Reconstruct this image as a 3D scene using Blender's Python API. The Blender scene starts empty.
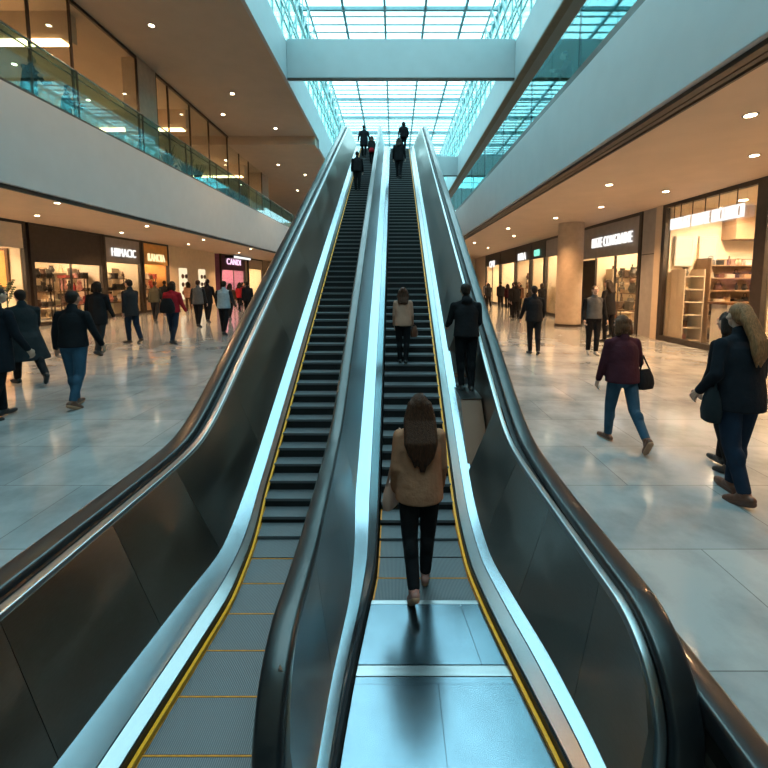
import bpy, math, random
import numpy as np
from mathutils import Vector, Matrix
random.seed(7)
R = math.radians
sc = bpy.context.scene
COL = sc.collection
# ------------------------------------------------------------------ camera, sky, exposure
F_PX = 412.0
cam = bpy.data.cameras.new('camera')
cam.sensor_fit = 'HORIZONTAL'; cam.sensor_width = 36.0
cam.lens = 36.0 * F_PX / 768.0
cam.shift_x = (384 - 394) / 768.0
cam.shift_y = -(384 - 320) / 768.0
cam.clip_start = 0.05
cam_ob = bpy.data.objects.new('camera', cam); COL.objects.link(cam_ob)
cam_ob.location = (0, 0, 2.6)
cam_ob.rotation_euler = (R(90 - 5.3), 0, 0)
sc.camera = cam_ob
vs = sc.view_settings
vs.view_transform = 'Standard'; vs.look = 'None'; vs.gamma = 1.0; vs.use_curve_mapping = False
vs.exposure = 1.05
SKY = 3.3          # strength of the overcast sky over the glass roof
LAMP = 1.45         # multiplier for the warm ceiling lamps
SHOP = 0.62         # multiplier for the shop lighting
wd = bpy.data.worlds.new('sky'); sc.world = wd; wd.use_nodes = True
wn = wd.node_tree; bg = wn.nodes['Background']
tc = wn.nodes.new('ShaderNodeTexCoord'); nz = wn.nodes.new('ShaderNodeTexNoise'); cr = wn.nodes.new('ShaderNodeValToRGB')
nz.inputs['Scale'].default_value = 2.2; nz.inputs['Detail'].default_value = 3
cr.color_ramp.elements[0].position = 0.35; cr.color_ramp.elements[0].color = (0.50, 0.76, 0.83, 1)
cr.color_ramp.elements[1].position = 0.62; cr.color_ramp.elements[1].color = (0.86, 0.97, 1.0, 1)
wn.links.new(tc.outputs['Generated'], nz.inputs['Vector']); wn.links.new(nz.outputs['Fac'], cr.inputs['Fac'])
wn.links.new(cr.outputs['Color'], bg.inputs['Color']); bg.inputs['Strength'].default_value = SKY
def portal(name, loc, sx, sy):
    l = bpy.data.lights.new(name, 'AREA'); l.shape = 'RECTANGLE'; l.size = sx; l.size_y = sy
    l.cycles.is_portal = True
    o = bpy.data.objects.new(name, l); COL.objects.link(o); o.location = loc
portal('skylight_portal', (0.35, 17.0, 15.35), 9.1, 52.0)
sc.cycles.max_bounces = 8; sc.cycles.transparent_max_bounces = 16
sc.cycles.sample_clamp_indirect = 6.0
sc.cycles.caustics_reflective = False; sc.cycles.caustics_refractive = False

# ------------------------------------------------------------------ materials
def newmat(name):
    m = bpy.data.materials.new(name); m.use_nodes = True
    nt = m.node_tree; return m, nt, nt.nodes['Principled BSDF']
MATS = {}
def mat(name, col, rough=0.6, metal=0.0, var=0.12, scale=6.0, bump=0.0, bscale=40.0, aniso=0.0, emit=None, es=0.0, stretch=None, coat=0.0, spec=None):
    if name in MATS: return MATS[name]
    m, nt, b = newmat(name)
    t = nt.nodes.new('ShaderNodeTexCoord'); n = nt.nodes.new('ShaderNodeTexNoise'); n.inputs['Scale'].default_value = scale
    n.inputs['Detail'].default_value = 4
    mp = nt.nodes.new('ShaderNodeMapping'); nt.links.new(t.outputs['Object'], mp.inputs['Vector'])
    if stretch: mp.inputs['Scale'].default_value = stretch
    nt.links.new(mp.outputs['Vector'], n.inputs['Vector'])
    r = nt.nodes.new('ShaderNodeValToRGB')
    lo = tuple(c * (1 - var) for c in col); hi = tuple(min(1, c * (1 + var)) for c in col)
    r.color_ramp.elements[0].position = 0.3; r.color_ramp.elements[0].color = lo + (1,)
    r.color_ramp.elements[1].position = 0.7; r.color_ramp.elements[1].color = hi + (1,)
    nt.links.new(n.outputs['Fac'], r.inputs['Fac']); nt.links.new(r.outputs['Color'], b.inputs['Base Color'])
    b.inputs['Roughness'].default_value = rough; b.inputs['Metallic'].default_value = metal
    b.inputs['Anisotropic'].default_value = aniso; b.inputs['Coat Weight'].default_value = coat
    if spec is not None: b.inputs['Specular IOR Level'].default_value = spec
    if bump:
        n2 = nt.nodes.new('ShaderNodeTexNoise'); n2.inputs['Scale'].default_value = bscale; n2.inputs['Detail'].default_value = 3
        nt.links.new(mp.outputs['Vector'], n2.inputs['Vector'])
        bp = nt.nodes.new('ShaderNodeBump'); bp.inputs['Strength'].default_value = bump; bp.inputs['Distance'].default_value = 0.02
        nt.links.new(n2.outputs['Fac'], bp.inputs['Height']); nt.links.new(bp.outputs['Normal'], b.inputs['Normal'])
    if emit:
        b.inputs['Emission Color'].default_value = emit + (1,); b.inputs['Emission Strength'].default_value = es
    MATS[name] = m; return m
def glass(name, tint, refl=0.06, rough=0.02, fres=0.45):
    if name in MATS: return MATS[name]
    m = bpy.data.materials.new(name); m.use_nodes = True; nt = m.node_tree; nt.nodes.clear()
    out = nt.nodes.new('ShaderNodeOutputMaterial'); mx = nt.nodes.new('ShaderNodeMixShader')
    tr = nt.nodes.new('ShaderNodeBsdfTransparent'); gl = nt.nodes.new('ShaderNodeBsdfGlossy')
    nn = nt.nodes.new('ShaderNodeTexNoise'); nn.inputs['Scale'].default_value = 0.6
    rp = nt.nodes.new('ShaderNodeValToRGB')
    rp.color_ramp.elements[0].color = tuple(c * 0.93 for c in tint) + (1,); rp.color_ramp.elements[1].color = tint + (1,)
    t = nt.nodes.new('ShaderNodeTexCoord'); nt.links.new(t.outputs['Object'], nn.inputs['Vector'])
    nt.links.new(nn.outputs['Fac'], rp.inputs['Fac']); nt.links.new(rp.outputs['Color'], tr.inputs['Color'])
    gl.inputs['Roughness'].default_value = rough; gl.inputs['Color'].default_value = (0.9, 1, 1, 1)
    fr = nt.nodes.new('ShaderNodeLayerWeight'); fr.inputs['Blend'].default_value = 0.25
    mm = nt.nodes.new('ShaderNodeMath'); mm.operation = 'MULTIPLY_ADD'; mm.inputs[1].default_value = fres; mm.inputs[2].default_value = refl * 0.5
    nt.links.new(fr.outputs['Fresnel'], mm.inputs[0]); nt.links.new(mm.outputs[0], mx.inputs[0])
    nt.links.new(tr.outputs[0], mx.inputs[1]); nt.links.new(gl.outputs[0], mx.inputs[2]); nt.links.new(mx.outputs[0], out.inputs[0])
    MATS[name] = m; return m
def lamp_mat(name, col, s):
    if name in MATS: return MATS[name]
    m = bpy.data.materials.new(name); m.use_nodes = True; nt = m.node_tree; nt.nodes.clear()
    out = nt.nodes.new('ShaderNodeOutputMaterial'); e = nt.nodes.new('ShaderNodeEmission')
    e.inputs[0].default_value = col + (1,); e.inputs[1].default_value = s; nt.links.new(e.outputs[0], out.inputs[0])
    MATS[name] = m; return m
def stone_floor():
    m, nt, b = newmat('polished_stone')
    t = nt.nodes.new('ShaderNodeTexCoord')
    br = nt.nodes.new('ShaderNodeTexBrick'); br.offset = 0.5; br.inputs['Scale'].default_value = 1.0
    br.inputs['Brick Width'].default_value = 1.5; br.inputs['Row Height'].default_value = 0.95
    br.inputs['Mortar Size'].default_value = 0.004; br.inputs['Mortar Smooth'].default_value = 0.1
    br.inputs['Color1'].default_value = (0.31, 0.325, 0.335, 1); br.inputs['Color2'].default_value = (0.385, 0.39, 0.39, 1)
    br.inputs['Mortar'].default_value = (0.17, 0.17, 0.17, 1)
    n = nt.nodes.new('ShaderNodeTexNoise'); n.inputs['Scale'].default_value = 1.3; n.inputs['Detail'].default_value = 7; n.inputs['Roughness'].default_value = 0.62
    r = nt.nodes.new('ShaderNodeValToRGB'); r.color_ramp.elements[0].position = 0.32; r.color_ramp.elements[0].color = (0.45, 0.47, 0.49, 1)
    r.color_ramp.elements[1].position = 0.6; r.color_ramp.elements[1].color = (1, 1, 1, 1)
    mx = nt.nodes.new('ShaderNodeMixRGB'); mx.blend_type = 'MULTIPLY'; mx.inputs[0].default_value = 0.8
    nt.links.new(t.outputs['Object'], br.inputs['Vector']); nt.links.new(t.outputs['Object'], n.inputs['Vector'])
    nt.links.new(n.outputs['Fac'], r.inputs['Fac']); nt.links.new(br.outputs['Color'], mx.inputs[1]); nt.links.new(r.outputs['Color'], mx.inputs[2])
    nt.links.new(mx.outputs[0], b.inputs['Base Color'])
    n2 = nt.nodes.new('ShaderNodeTexNoise'); n2.inputs['Scale'].default_value = 2.0
    mr = nt.nodes.new('ShaderNodeMapRange'); mr.inputs[3].default_value = 0.06; mr.inputs[4].default_value = 0.16
    nt.links.new(t.outputs['Object'], n2.inputs['Vector']); nt.links.new(n2.outputs['Fac'], mr.inputs[0]); nt.links.new(mr.outputs[0], b.inputs['Roughness'])
    b.inputs['Specular IOR Level'].default_value = 0.75
    return m
def ribbed(name, col, period=0.012, rough=0.4, metal=0.6, bump=0.6):
    m, nt, b = newmat(name)
    t = nt.nodes.new('ShaderNodeTexCoord'); w = nt.nodes.new('ShaderNodeTexWave'); w.bands_direction = 'X'
    w.inputs['Scale'].default_value = 0.314 / period; w.inputs['Distortion'].default_value = 0.0
    nt.links.new(t.outputs['Object'], w.inputs['Vector'])
    r = nt.nodes.new('ShaderNodeValToRGB'); r.color_ramp.elements[0].color = tuple(c * 0.45 for c in col) + (1,); r.color_ramp.elements[1].color = col + (1,)
    nt.links.new(w.outputs['Fac'], r.inputs['Fac']); nt.links.new(r.outputs['Color'], b.inputs['Base Color'])
    bp = nt.nodes.new('ShaderNodeBump'); bp.inputs['Strength'].default_value = bump; bp.inputs['Distance'].default_value = 0.004
    nt.links.new(w.outputs['Fac'], bp.inputs['Height']); nt.links.new(bp.outputs['Normal'], b.inputs['Normal'])
    b.inputs['Roughness'].default_value = rough; b.inputs['Metallic'].default_value = metal
    MATS[name] = m; return m
M_floor = stone_floor()
M_white = mat('fascia_paint', (0.50, 0.505, 0.52), 0.55, var=0.03, scale=2)
M_well = mat('well_paint', (0.44, 0.48, 0.50), 0.55, var=0.03, scale=2)
M_ceil = mat('ceiling_paint', (0.47, 0.38, 0.30), 0.75, var=0.04, scale=1.5)
M_soffit = mat('soffit_paint', (0.60, 0.46, 0.35), 0.7, var=0.04, scale=1.5)
M_dark = mat('dark_frame', (0.035, 0.028, 0.024), 0.4, var=0.2)
M_bronze = mat('bronze_frame', (0.07, 0.05, 0.04), 0.35, metal=0.5, var=0.2)
M_beige = mat('beige_wall', (0.58, 0.47, 0.36), 0.7, var=0.06, scale=3)
M_cream = mat('cream_wall', (0.72, 0.60, 0.44), 0.7, var=0.05, scale=3)
M_orange = mat('orange_wall', (0.70, 0.36, 0.10), 0.6, var=0.1, scale=3)
M_brownw = mat('brown_bulkhead', (0.34, 0.22, 0.13), 0.6, var=0.1)
M_greyp = mat('grey_panel', (0.30, 0.28, 0.27), 0.5, var=0.08, scale=4)
M_stone = mat('column_stone', (0.50, 0.39, 0.29), 0.6, var=0.08, scale=5, bump=0.05)
M_steel = mat('brushed_steel', (0.44, 0.46, 0.48), 0.30, metal=1, var=0.08, scale=30, stretch=(30, 1, 30), aniso=0.5)
M_deck = mat('deck_steel', (0.32, 0.39, 0.44), 0.26, metal=1, var=0.06, scale=30, stretch=(30, 1, 30), aniso=0.4)
M_panel = mat('dark_brushed_steel', (0.35, 0.30, 0.265), 0.30, metal=1, var=0.10, scale=20, stretch=(30, 1.0, 30), aniso=0.5)
M_rubber = mat('black_rubber', (0.012, 0.012, 0.014), 0.28, var=0.2, spec=0.6, coat=0.25)
M_black = mat('black_skirt', (0.012, 0.012, 0.014), 0.5, var=0.2)
M_yellow = mat('yellow_paint', (0.95, 0.36, 0.004), 0.45, var=0.12, scale=25)
M_ystep = mat('orange_step_line', (0.62, 0.22, 0.01), 0.5, var=0.2, scale=25)
M_plate = mat('landing_steel', (0.20, 0.275, 0.33), 0.22, metal=1, var=0.07, scale=5, bump=0.03, bscale=3)
M_tread = ribbed('ribbed_tread', (0.19, 0.205, 0.22), rough=0.5, metal=0.5, bump=0.3)
M_riser = ribbed('ribbed_riser', (0.009, 0.009, 0.010), rough=0.75, metal=0.0)
M_mull = mat('roof_steel', (0.22, 0.36, 0.40), 0.45, metal=0.3, var=0.08)
M_mullw = mat('pale_roof_steel', (0.50, 0.62, 0.64), 0.45, var=0.08)
G_teal = glass('teal_glass', (0.50, 0.82, 0.84), 0.10)
G_tealpale = glass('pale_teal_glass', (0.66, 0.86, 0.87), 0.03, fres=0.16)
G_clear = glass('clear_glass', (0.95, 0.97, 0.96), 0.02, fres=0.15)
G_shop = glass('shop_glass', (0.98, 0.98, 0.97), 0.02, fres=0.12)
G_roof = glass('roof_glass', (0.80, 0.95, 0.97), 0.03, 0.1)
M_rail = mat('rail_steel', (0.45, 0.46, 0.46), 0.25, metal=1, var=0.06)
M_sign = lamp_mat('sign_white', (1.0, 0.97, 0.93), 0.60)
M_signp = lamp_mat('sign_pink', (1.0, 0.62, 0.85), 0.75)
M_signg = lamp_mat('sign_green', (0.30, 1.0, 0.75), 0.5)
M_signy = lamp_mat('sign_cream', (1.0, 0.80, 0.42), 0.62)
M_lens = lamp_mat('lamp_lens', (1.0, 0.80, 0.52), 14.0)
M_shoplight = lamp_mat('shop_light', (1.0, 0.74, 0.44), 7.0 * SHOP)
M_wood = mat('dark_wood', (0.16, 0.075, 0.03), 0.4, var=0.25, scale=8, stretch=(1, 8, 8))
M_leaf = mat('leaf_green', (0.045, 0.075, 0.035), 0.5, var=0.35, scale=9)
M_pot = mat('grey_planter', (0.20, 0.19, 0.18), 0.6, var=0.1)

# ------------------------------------------------------------------ mesh helpers
class MB:
    def __init__(s): s.v = []; s.f = []
    def add(s, vs, fs):
        o = len(s.v); s.v += [tuple(map(float, p)) for p in vs]; s.f += [tuple(i + o for i in f) for f in fs]; return s
    def box(s, x0, x1, y0, y1, z0, z1):
        return s.add([(x0, y0, z0), (x1, y0, z0), (x1, y1, z0), (x0, y1, z0), (x0, y0, z1), (x1, y0, z1), (x1, y1, z1), (x0, y1, z1)],
                     [(0, 3, 2, 1), (4, 5, 6, 7), (0, 1, 5, 4), (1, 2, 6, 5), (2, 3, 7, 6), (3, 0, 4, 7)])
    def loops(s, rings, caps=True, closed=True):
        n = len(rings[0]); vs = [p for r in rings for p in r]; fs = []
        for i in range(len(rings) - 1):
            for j in range(n if closed else n - 1):
                k = (j + 1) % n
                fs.append((i * n + j, i * n + k, (i + 1) * n + k, (i + 1) * n + j))
        if caps: fs.append(tuple(range(n))[::-1]); fs.append(tuple((len(rings) - 1) * n + j for j in range(n)))
        return s.add(vs, fs)
    def capsule(s, p0, p1, r0, r1, n=12, m=4):
        p0 = np.array(p0, float); p1 = np.array(p1, float); d = p1 - p0; L = np.linalg.norm(d)
        if L < 1e-6: d = np.array([0, 0, 1.0])
        else: d = d / L
        a = np.cross(d, [1, 0, 0] if abs(d[0]) < 0.8 else [0, 1, 0]); a /= np.linalg.norm(a); b = np.cross(d, a)
        rings = []
        for base, r, ts in ((p0, r0, np.linspace(-90, 0, m + 1)), (p1, r1, np.linspace(0, 90, m + 1))):
            for t in ts:
                tt = R(max(-88, min(88, t)))
                c = base + d * (math.sin(tt) * r); q = r * math.cos(tt)
                rings.append([c + a * (q * math.cos(2 * math.pi * k / n)) + b * (q * math.sin(2 * math.pi * k / n)) for k in range(n)])
        return s.loops(rings)
    def ell(s, c, rad, rot=None, n=16, m=10):
        rings = []
        for i in range(m + 1):
            t = R(-88 + 176 * i / m)
            rg = []
            for k in range(n):
                q = Vector((rad[0] * math.cos(t) * math.cos(2 * math.pi * k / n), rad[1] * math.cos(t) * math.sin(2 * math.pi * k / n), rad[2] * math.sin(t)))
                if rot: q = rot @ q
                rg.append((c[0] + q.x, c[1] + q.y, c[2] + q.z))
            rings.append(rg)
        return s.loops(rings)
    def frus(s, zs, n=20):  # list of (cx,cy,z,rx,ry)
        return s.loops([[(cx + rx * math.cos(2 * math.pi * k / n), cy + ry * math.sin(2 * math.pi * k / n), z) for k in range(n)] for cx, cy, z, rx, ry in zs])
    def tube(s, p0, p1, r, n=10):
        p0 = np.array(p0, float); p1 = np.array(p1, float); d = (p1 - p0) / np.linalg.norm(p1 - p0)
        a = np.cross(d, [1, 0, 0] if abs(d[0]) < 0.8 else [0, 1, 0]); a /= np.linalg.norm(a); b = np.cross(d, a)
        return s.loops([[p + a * (r * math.cos(2 * math.pi * k / n)) + b * (r * math.sin(2 * math.pi * k / n)) for k in range(n)] for p in (p0, p1)])
    def mesh(s, name, off=(0, 0, 0)):
        me = bpy.data.meshes.new(name)
        me.from_pydata([(x - off[0], y - off[1], z - off[2]) for x, y, z in s.v], [], s.f)
        me.update(); return me
    def build(s, name, m, parent=None, smooth=False, off=None, bevel=0.0):
        if off is None: off = tuple(parent['_o']) if parent is not None and '_o' in parent.keys() else (0, 0, 0)
        me = s.mesh(name, off)
        o = bpy.data.objects.new(name, me); COL.objects.link(o)
        me.materials.append(m)
        if parent is not None: o.parent = parent
        if smooth:
            me.polygons.foreach_set('use_smooth', [True] * len(me.polygons))
            try: me.set_sharp_from_angle(angle=R(40))
            except Exception: pass
        if bevel:
            md = o.modifiers.new('bevel', 'BEVEL'); md.width = bevel; md.segments = 2; md.limit_method = 'ANGLE'
        return o
ROOTS = []
def thing(name, label, cat, loc=(0, 0, 0), group=None, rz=0.0):
    o = bpy.data.objects.new(name, None); COL.objects.link(o); o.location = loc; o.rotation_euler = (0, 0, rz)
    o.empty_display_size = 0.1
    o['label'] = label; o['category'] = cat
    if group: o['group'] = group
    o['_o'] = loc; ROOTS.append(o)
    return o
def sub(o, parent):   # a sub-part is built in the same frame as its part
    o['_o'] = tuple(parent['_o']); return o
def tag(o, label, cat, group=None):
    o['label'] = label; o['category'] = cat
    if group: o['group'] = group
    return o
def struct(o): o['kind'] = 'structure'; return o
def copy_tree(o, parent=None):
    c = o.copy(); COL.objects.link(c)
    if parent is not None: c.parent = parent
    for ch in list(o.children): copy_tree(ch, c)
    return c
def lerp_tab(tab):
    ys = [a for a, _ in tab]; xs = [b for _, b in tab]
    return lambda y: float(np.interp(y, ys, xs))
def smooth_tab(tab, w=0.22):
    ys = np.array([a for a, _ in tab]); xs = np.array([b for _, b in tab])
    k = np.linspace(-w, w, 9); wt = np.exp(-(k / w * 1.5) ** 2); wt /= wt.sum()
    return lambda y: float((np.interp(y + k, ys, xs) * wt).sum())

# ------------------------------------------------------------------ shell of the mall
FZ = 0.65          # mall floor; the escalators start in a pit at z = 0
SO = 5.12          # ground floor soffit
UZ = 6.95          # upper floor
UC = 10.6          # upper ceiling
XLF, XRF = -8.8, 3.86       # fascias of the void
XLS, XRS = -15.6, 9.0       # shop fronts
XLW, XRW = -4.25, 4.8       # roof well
def slab(name, m, *b):
    return struct(MB().box(*b).build(name, m))
fl = MB()
fl.box(-22, -2.36, -8, 58, FZ - 0.3, FZ); fl.box(1.50, 16, -8, 58, FZ - 0.3, FZ); fl.box(-2.36, 1.50, 7.5, 58, FZ - 0.3, FZ)
struct(fl.build('floor', M_floor))
slab('floor_pit', M_greyp, -2.36, 1.50, -8, 7.5, -0.42, -0.30)
slab('wall_pit_left', M_greyp, -2.44, -2.36, -8, 7.5, -0.3, FZ - 0.3)
slab('wall_pit_right', M_greyp, 1.50, 1.58, -8, 7.5, -0.3, FZ - 0.3)
slab('wall_left', M_beige, -22.3, -22, -8, 58, FZ - 0.3, 12)
slab('wall_right', M_beige, 16, 16.3, -8, 58, FZ - 0.3, 12)
slab('wall_back', M_beige, -22.3, 16.3, -8.3, -8, -0.5, 16)
slab('wall_front', M_beige, -22.3, 16.3, 58, 58.3, -0.5, 10.6)
# ground floor soffits / upper floor slabs
slab('ceiling_ground_left', M_soffit, -22, XLF - 0.02, -8, 58, SO, UZ - 0.02)
slab('ceiling_ground_right', M_soffit, XRF + 0.02, 16, -8, 58, SO, UZ - 0.02)
slab('floor_upper_left', M_greyp, -22, XLF - 0.02, -8, 58, UZ - 0.02, UZ)
slab('floor_upper_right', M_greyp, XRF + 0.02, 16, -8, 58, UZ - 0.02, UZ)
slab('ceiling_ground_end', M_soffit, XLF - .02, XRF + .02, 42, 58, SO, UZ)
# fascias
struct(MB().box(XLF - 0.02, XLF + 0.10, -8, 42, 4.80, 7.06).build('wall_fascia_left', M_white, bevel=0.015))
struct(MB().box(XRF - 0.10, XRF + 0.02, -8, 42, 5.10, 6.80).build('wall_fascia_right', M_white, bevel=0.015))
struct(MB().box(XLF - 0.06, XLF + 0.02, -8, 42, 4.70, 4.80).build('trim_1', M_dark))
tr = MB(); tr.box(XRF - 0.02, XRF + 0.10, -8, 42, 5.04, 5.10); tr.box(XRF + 0.16, XRF + 0.24, -8, 42, 5.06, SO); tr.box(XRF + 0.32, XRF + 0.36, -8, 42, 5.07, SO)
struct(tr.build('trim_2', M_dark))
struct(MB().box(XRF - 0.08, XRF + 0.02, -8, 42, 6.80, 6.90).build('trim_3', M_bronze))
# upper ceilings
slab('ceiling_upper_left', M_ceil, -22, XLW - 0.12, -8, 23.6, UC, UC + 0.3)
slab('ceiling_upper_left_far', M_ceil, -22, XLW - 0.12, 23.6, 58, UC - 0.45, UC + 0.3)
slab('ceiling_upper_right', M_ceil, XRW + 0.12, 16, -8, 58, UC, UC + 0.3)
slab('trim_4', M_brownw, XRW + 0.02, XRW + 0.28, -8, 42, UC - 0.06, UC)
# roof well: solid upstands, beams, glass clerestory, glass roof
WT = 12.06; RZ = 15.0; Y0R, Y1R = -8.0, 43.0
slab('wall_well_left', M_well, XLW - 0.12, XLW, Y0R, 24.2, UC - 0.02, WT)
slab('wall_well_left_far', M_well, XLW - 0.12, XLW, 24.2, Y1R, UC - 0.45, WT)
slab('wall_well_right', M_well, XRW, XRW + 0.12, Y0R, Y1R, UC - 0.02, WT)
slab('wall_well_front', M_well, XLW, XRW, Y1R, Y1R + 0.2, 9.9, WT)
slab('wall_upper_front', M_beige, -22, 16, 57, 58, 6.9, 10.6)
def beam(name, y, t, z0, z1):
    struct(MB().box(XLW, XRW, y, y + t, z0, z1).build(name, M_well, bevel=0.02))
    struct(MB().box(XLW, XRW, y, y + 0.08, z0 - 0.07, z0 - 0.001).build('trim_beam', M_bronze))
beam('beam_near', 17.2, 0.3, UC + 0.08, 12.15)
beam('beam_far', 32.0, 0.3, UC, 12.0)
# skylight: one roof window, its panes and bars
win = struct(bpy.data.objects.new('window_1', None)); COL.objects.link(win); win.location = (0.3, 17, RZ); win['_o'] = (0.3, 17, RZ)
bars = MB()
XG = [XLW, -2.30, -0.42, 1.42, 3.25, XRW]
for x in XG: bars.box(x - 0.055, x + 0.055, Y0R, Y1R, RZ - 0.14, RZ)
bars.build('long_bars', M_mull, win)
b2 = MB(); y = Y0R; i = 0
while y < Y1R:
    w = 0.03 if i % 5 else 0.07
    b2.box(XLW, XRW, y - w, y + w, RZ - (0.06 if i % 5 else 0.16), RZ - 0.005); y += 0.62; i += 1
b2.build('cross_bars', M_mull, win)
MB().box(XLW, XRW, Y0R, Y1R, RZ + 0.005, RZ + 0.025).build('panes', G_roof, win)
lv = MB(); y = Y0R + 0.31
while y < Y1R:
    lv.box(XLW + .05, XRW - .05, y - 0.025, y + 0.025, RZ + 0.12, RZ + 0.14); y += 0.62
lv.build('louvres', M_mullw, win)
def clerestory(name, x, sgn):
    w = struct(bpy.data.objects.new(name, None)); COL.objects.link(w); w.location = (x, 17, WT); w['_o'] = (x, 17, WT)
    MB().box(x - 0.01, x + 0.01, Y0R, Y1R, WT, RZ).build('panes', G_teal, w)
    fr = MB(); y = Y0R; i = 0
    for z in (WT + 0.04, WT + 0.75, WT + 1.5, WT + 2.25, RZ - 0.1): fr.box(x - 0.03, x + 0.03, Y0R, Y1R, z - 0.03, z + 0.03)
    while y <= Y1R:
        fr.box(x - 0.035, x + 0.035, y - 0.03, y + 0.03, WT, RZ); y += 1.24
    fr.build('frame', M_mullw, w)
    tb = MB(); y = Y0R; i = 0; xi = x + sgn * 0.55
    tb.tube((xi, Y0R, RZ - 0.5), (xi, Y1R, RZ - 0.5), 0.05); tb.tube((xi, Y0R, WT + .9), (xi, Y1R, WT + .9), 0.04)
    while y < Y1R - 1.3:
        tb.tube((xi, y, WT + 0.9), (xi, y + 1.24, RZ - 0.5), 0.03); tb.tube((xi, y + 1.24, RZ - 0.5), (xi, y + 1.24, WT + 0.9), 0.025)
        tb.tube((x, y, WT + 0.4), (xi, y, RZ - 0.5), 0.03); tb.tube((x, y, RZ - 0.1), (xi, y, RZ - 0.5), 0.03); y += 1.24
    tb.build('space_truss', M_mullw, w)
    hr = MB(); hr.box(x + sgn * .05 - 0.03, x + sgn * .05 + 0.03, Y0R, Y1R, WT + 1.08, WT + 1.14); hr.build('handrail', M_rail, w)
clerestory('window_2', XLW - 0.06, 1); clerestory('window_3', XRW + 0.06, -1)
for nm, yy in (('window_4', Y1R + 0.1), ('window_5', Y0R - 0.02)):
    w = struct(bpy.data.objects.new(nm, None)); COL.objects.link(w); w.location = (0.3, yy, WT); w['_o'] = (0.3, yy, WT)
    MB().box(XLW, XRW, yy - 0.01, yy + 0.01, WT, RZ).build('panes', G_teal, w)
    fr = MB()
    for x in XG: fr.box(x - 0.04, x + 0.04, yy - 0.04, yy + 0.04, WT, RZ)
    for k in range(6): fr.box(XLW, XRW, yy - 0.03, yy + 0.03, WT + k * 0.58 - 0.03, WT + k * 0.58 + 0.03)
    fr.build('frame', M_mull, w)
# columns
def column(label, x0, x1, y0, y1, z0, z1, rnd=False):
    t = thing('column', label, 'column', ((x0 + x1) / 2, (y0 + y1) / 2, z0))
    if rnd:
        r = (x1 - x0) / 2; cx, cy = (x0 + x1) / 2, (y0 + y1) / 2
        MB().frus([(cx, cy, z0, r, r), (cx, cy, z1, r, r)], 48).build('shaft', M_stone, t, smooth=True)
        MB().frus([(cx, cy, z0, r + .03, r + .03), (cx, cy, z0 + .12, r + .03, r + .03)], 48).build('base_ring', M_bronze, t, smooth=True)
    else:
        MB().box(x0, x1, y0, y1, z0, z1).build('shaft', M_stone, t, bevel=0.02)
        MB().box(x0 - .02, x1 + .02, y0 - .02, y1 + .02, z0, z0 + .12).build('base_plate', M_bronze, t)
column('thick round stone column standing on the floor right of the escalators', 7.15, 8.2, 17.6, 18.65, FZ, SO, True)
column('square brown stone column rising behind the left upper glass rail', -9.75, -9.15, 15.5, 16.6, UZ, UC)
column('square stone column at the far end of the left upper gallery', -10.2, -9.2, 29.5, 31.0, UZ, UC - .45)

# ------------------------------------------------------------------ escalators
TP = math.tan(R(30)); A0 = -2.40; ZT = 8.5
def smx(a, b, k): return b + k * math.log1p(math.exp(max(-40, min(40, (a - b) / k)))) if (a - b) / k < 40 else a
def S(y):
    z = A0 + TP * y
    z = smx(z, 0.0, 0.10)
    return ZT - smx(ZT - z, 0.0, 0.08)
YE = 21.2          # upper end of the balustrades
def ys_rng(a, b, st=0.12):
    n = max(2, int((b - a) / st)); return [a + (b - a) * i / n for i in range(n + 1)]
def strip(mb, ya, yb, loopfn, st=0.12):
    mb.loops([[(x, y, S(y) + h) for x, h in loopfn(y)] for y in ys_rng(ya, yb, st)])
    return mb
def newel_path(Yn, r, ht, xf, top=True):
    """points (x,y,z,ny,nz) of a rail from its lower tail round the newel, up the incline, round the upper newel"""
    pts = []
    zc = ht - r
    for k in range(5): pts.append((Yn - r, 0.08 + (zc - 0.08) * k / 5, -1, 0))
    for k in range(19):
        a = R(180 - 90 * k / 18); pts.append((Yn + r * math.cos(a), zc + r * math.sin(a), math.cos(a), math.sin(a)))
    ys = ys_rng(Yn, YE, 0.12)[1:]
    for y in ys:
        dz = (S(y + .01) - S(y - .01)) / .02; l = math.hypot(1, dz)
        pts.append((y, S(y) + ht / 1.0, -dz / l, 1 / l))
    for k in range(1, 25):
        a = R(90 - 180 * k / 24); pts.append((YE + r * math.cos(a), S(YE) + zc + r * math.sin(a), math.cos(a), math.sin(a)))
    return [(xf(y), y, z, ny, nz) for y, z, ny, nz in pts]
def rail(path, prof):
    mb = MB(); mb.loops([[(x + dx, y + ny * dn, z + nz * dn) for dx, dn in prof] for x, y, z, ny, nz in path]); return mb
def rrect(x0, x1, n0, n1, c=0.025):
    out = []
    for cx, cy, a0 in ((x1 - c, n1 - c, 0), (x0 + c, n1 - c, 90), (x0 + c, n0 + c, 180), (x1 - c, n0 + c, 270)):
        for k in range(4):
            a = R(a0 + 30 * k); out.append((cx + c * math.cos(a), cy + c * math.sin(a)))
    return out
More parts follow.
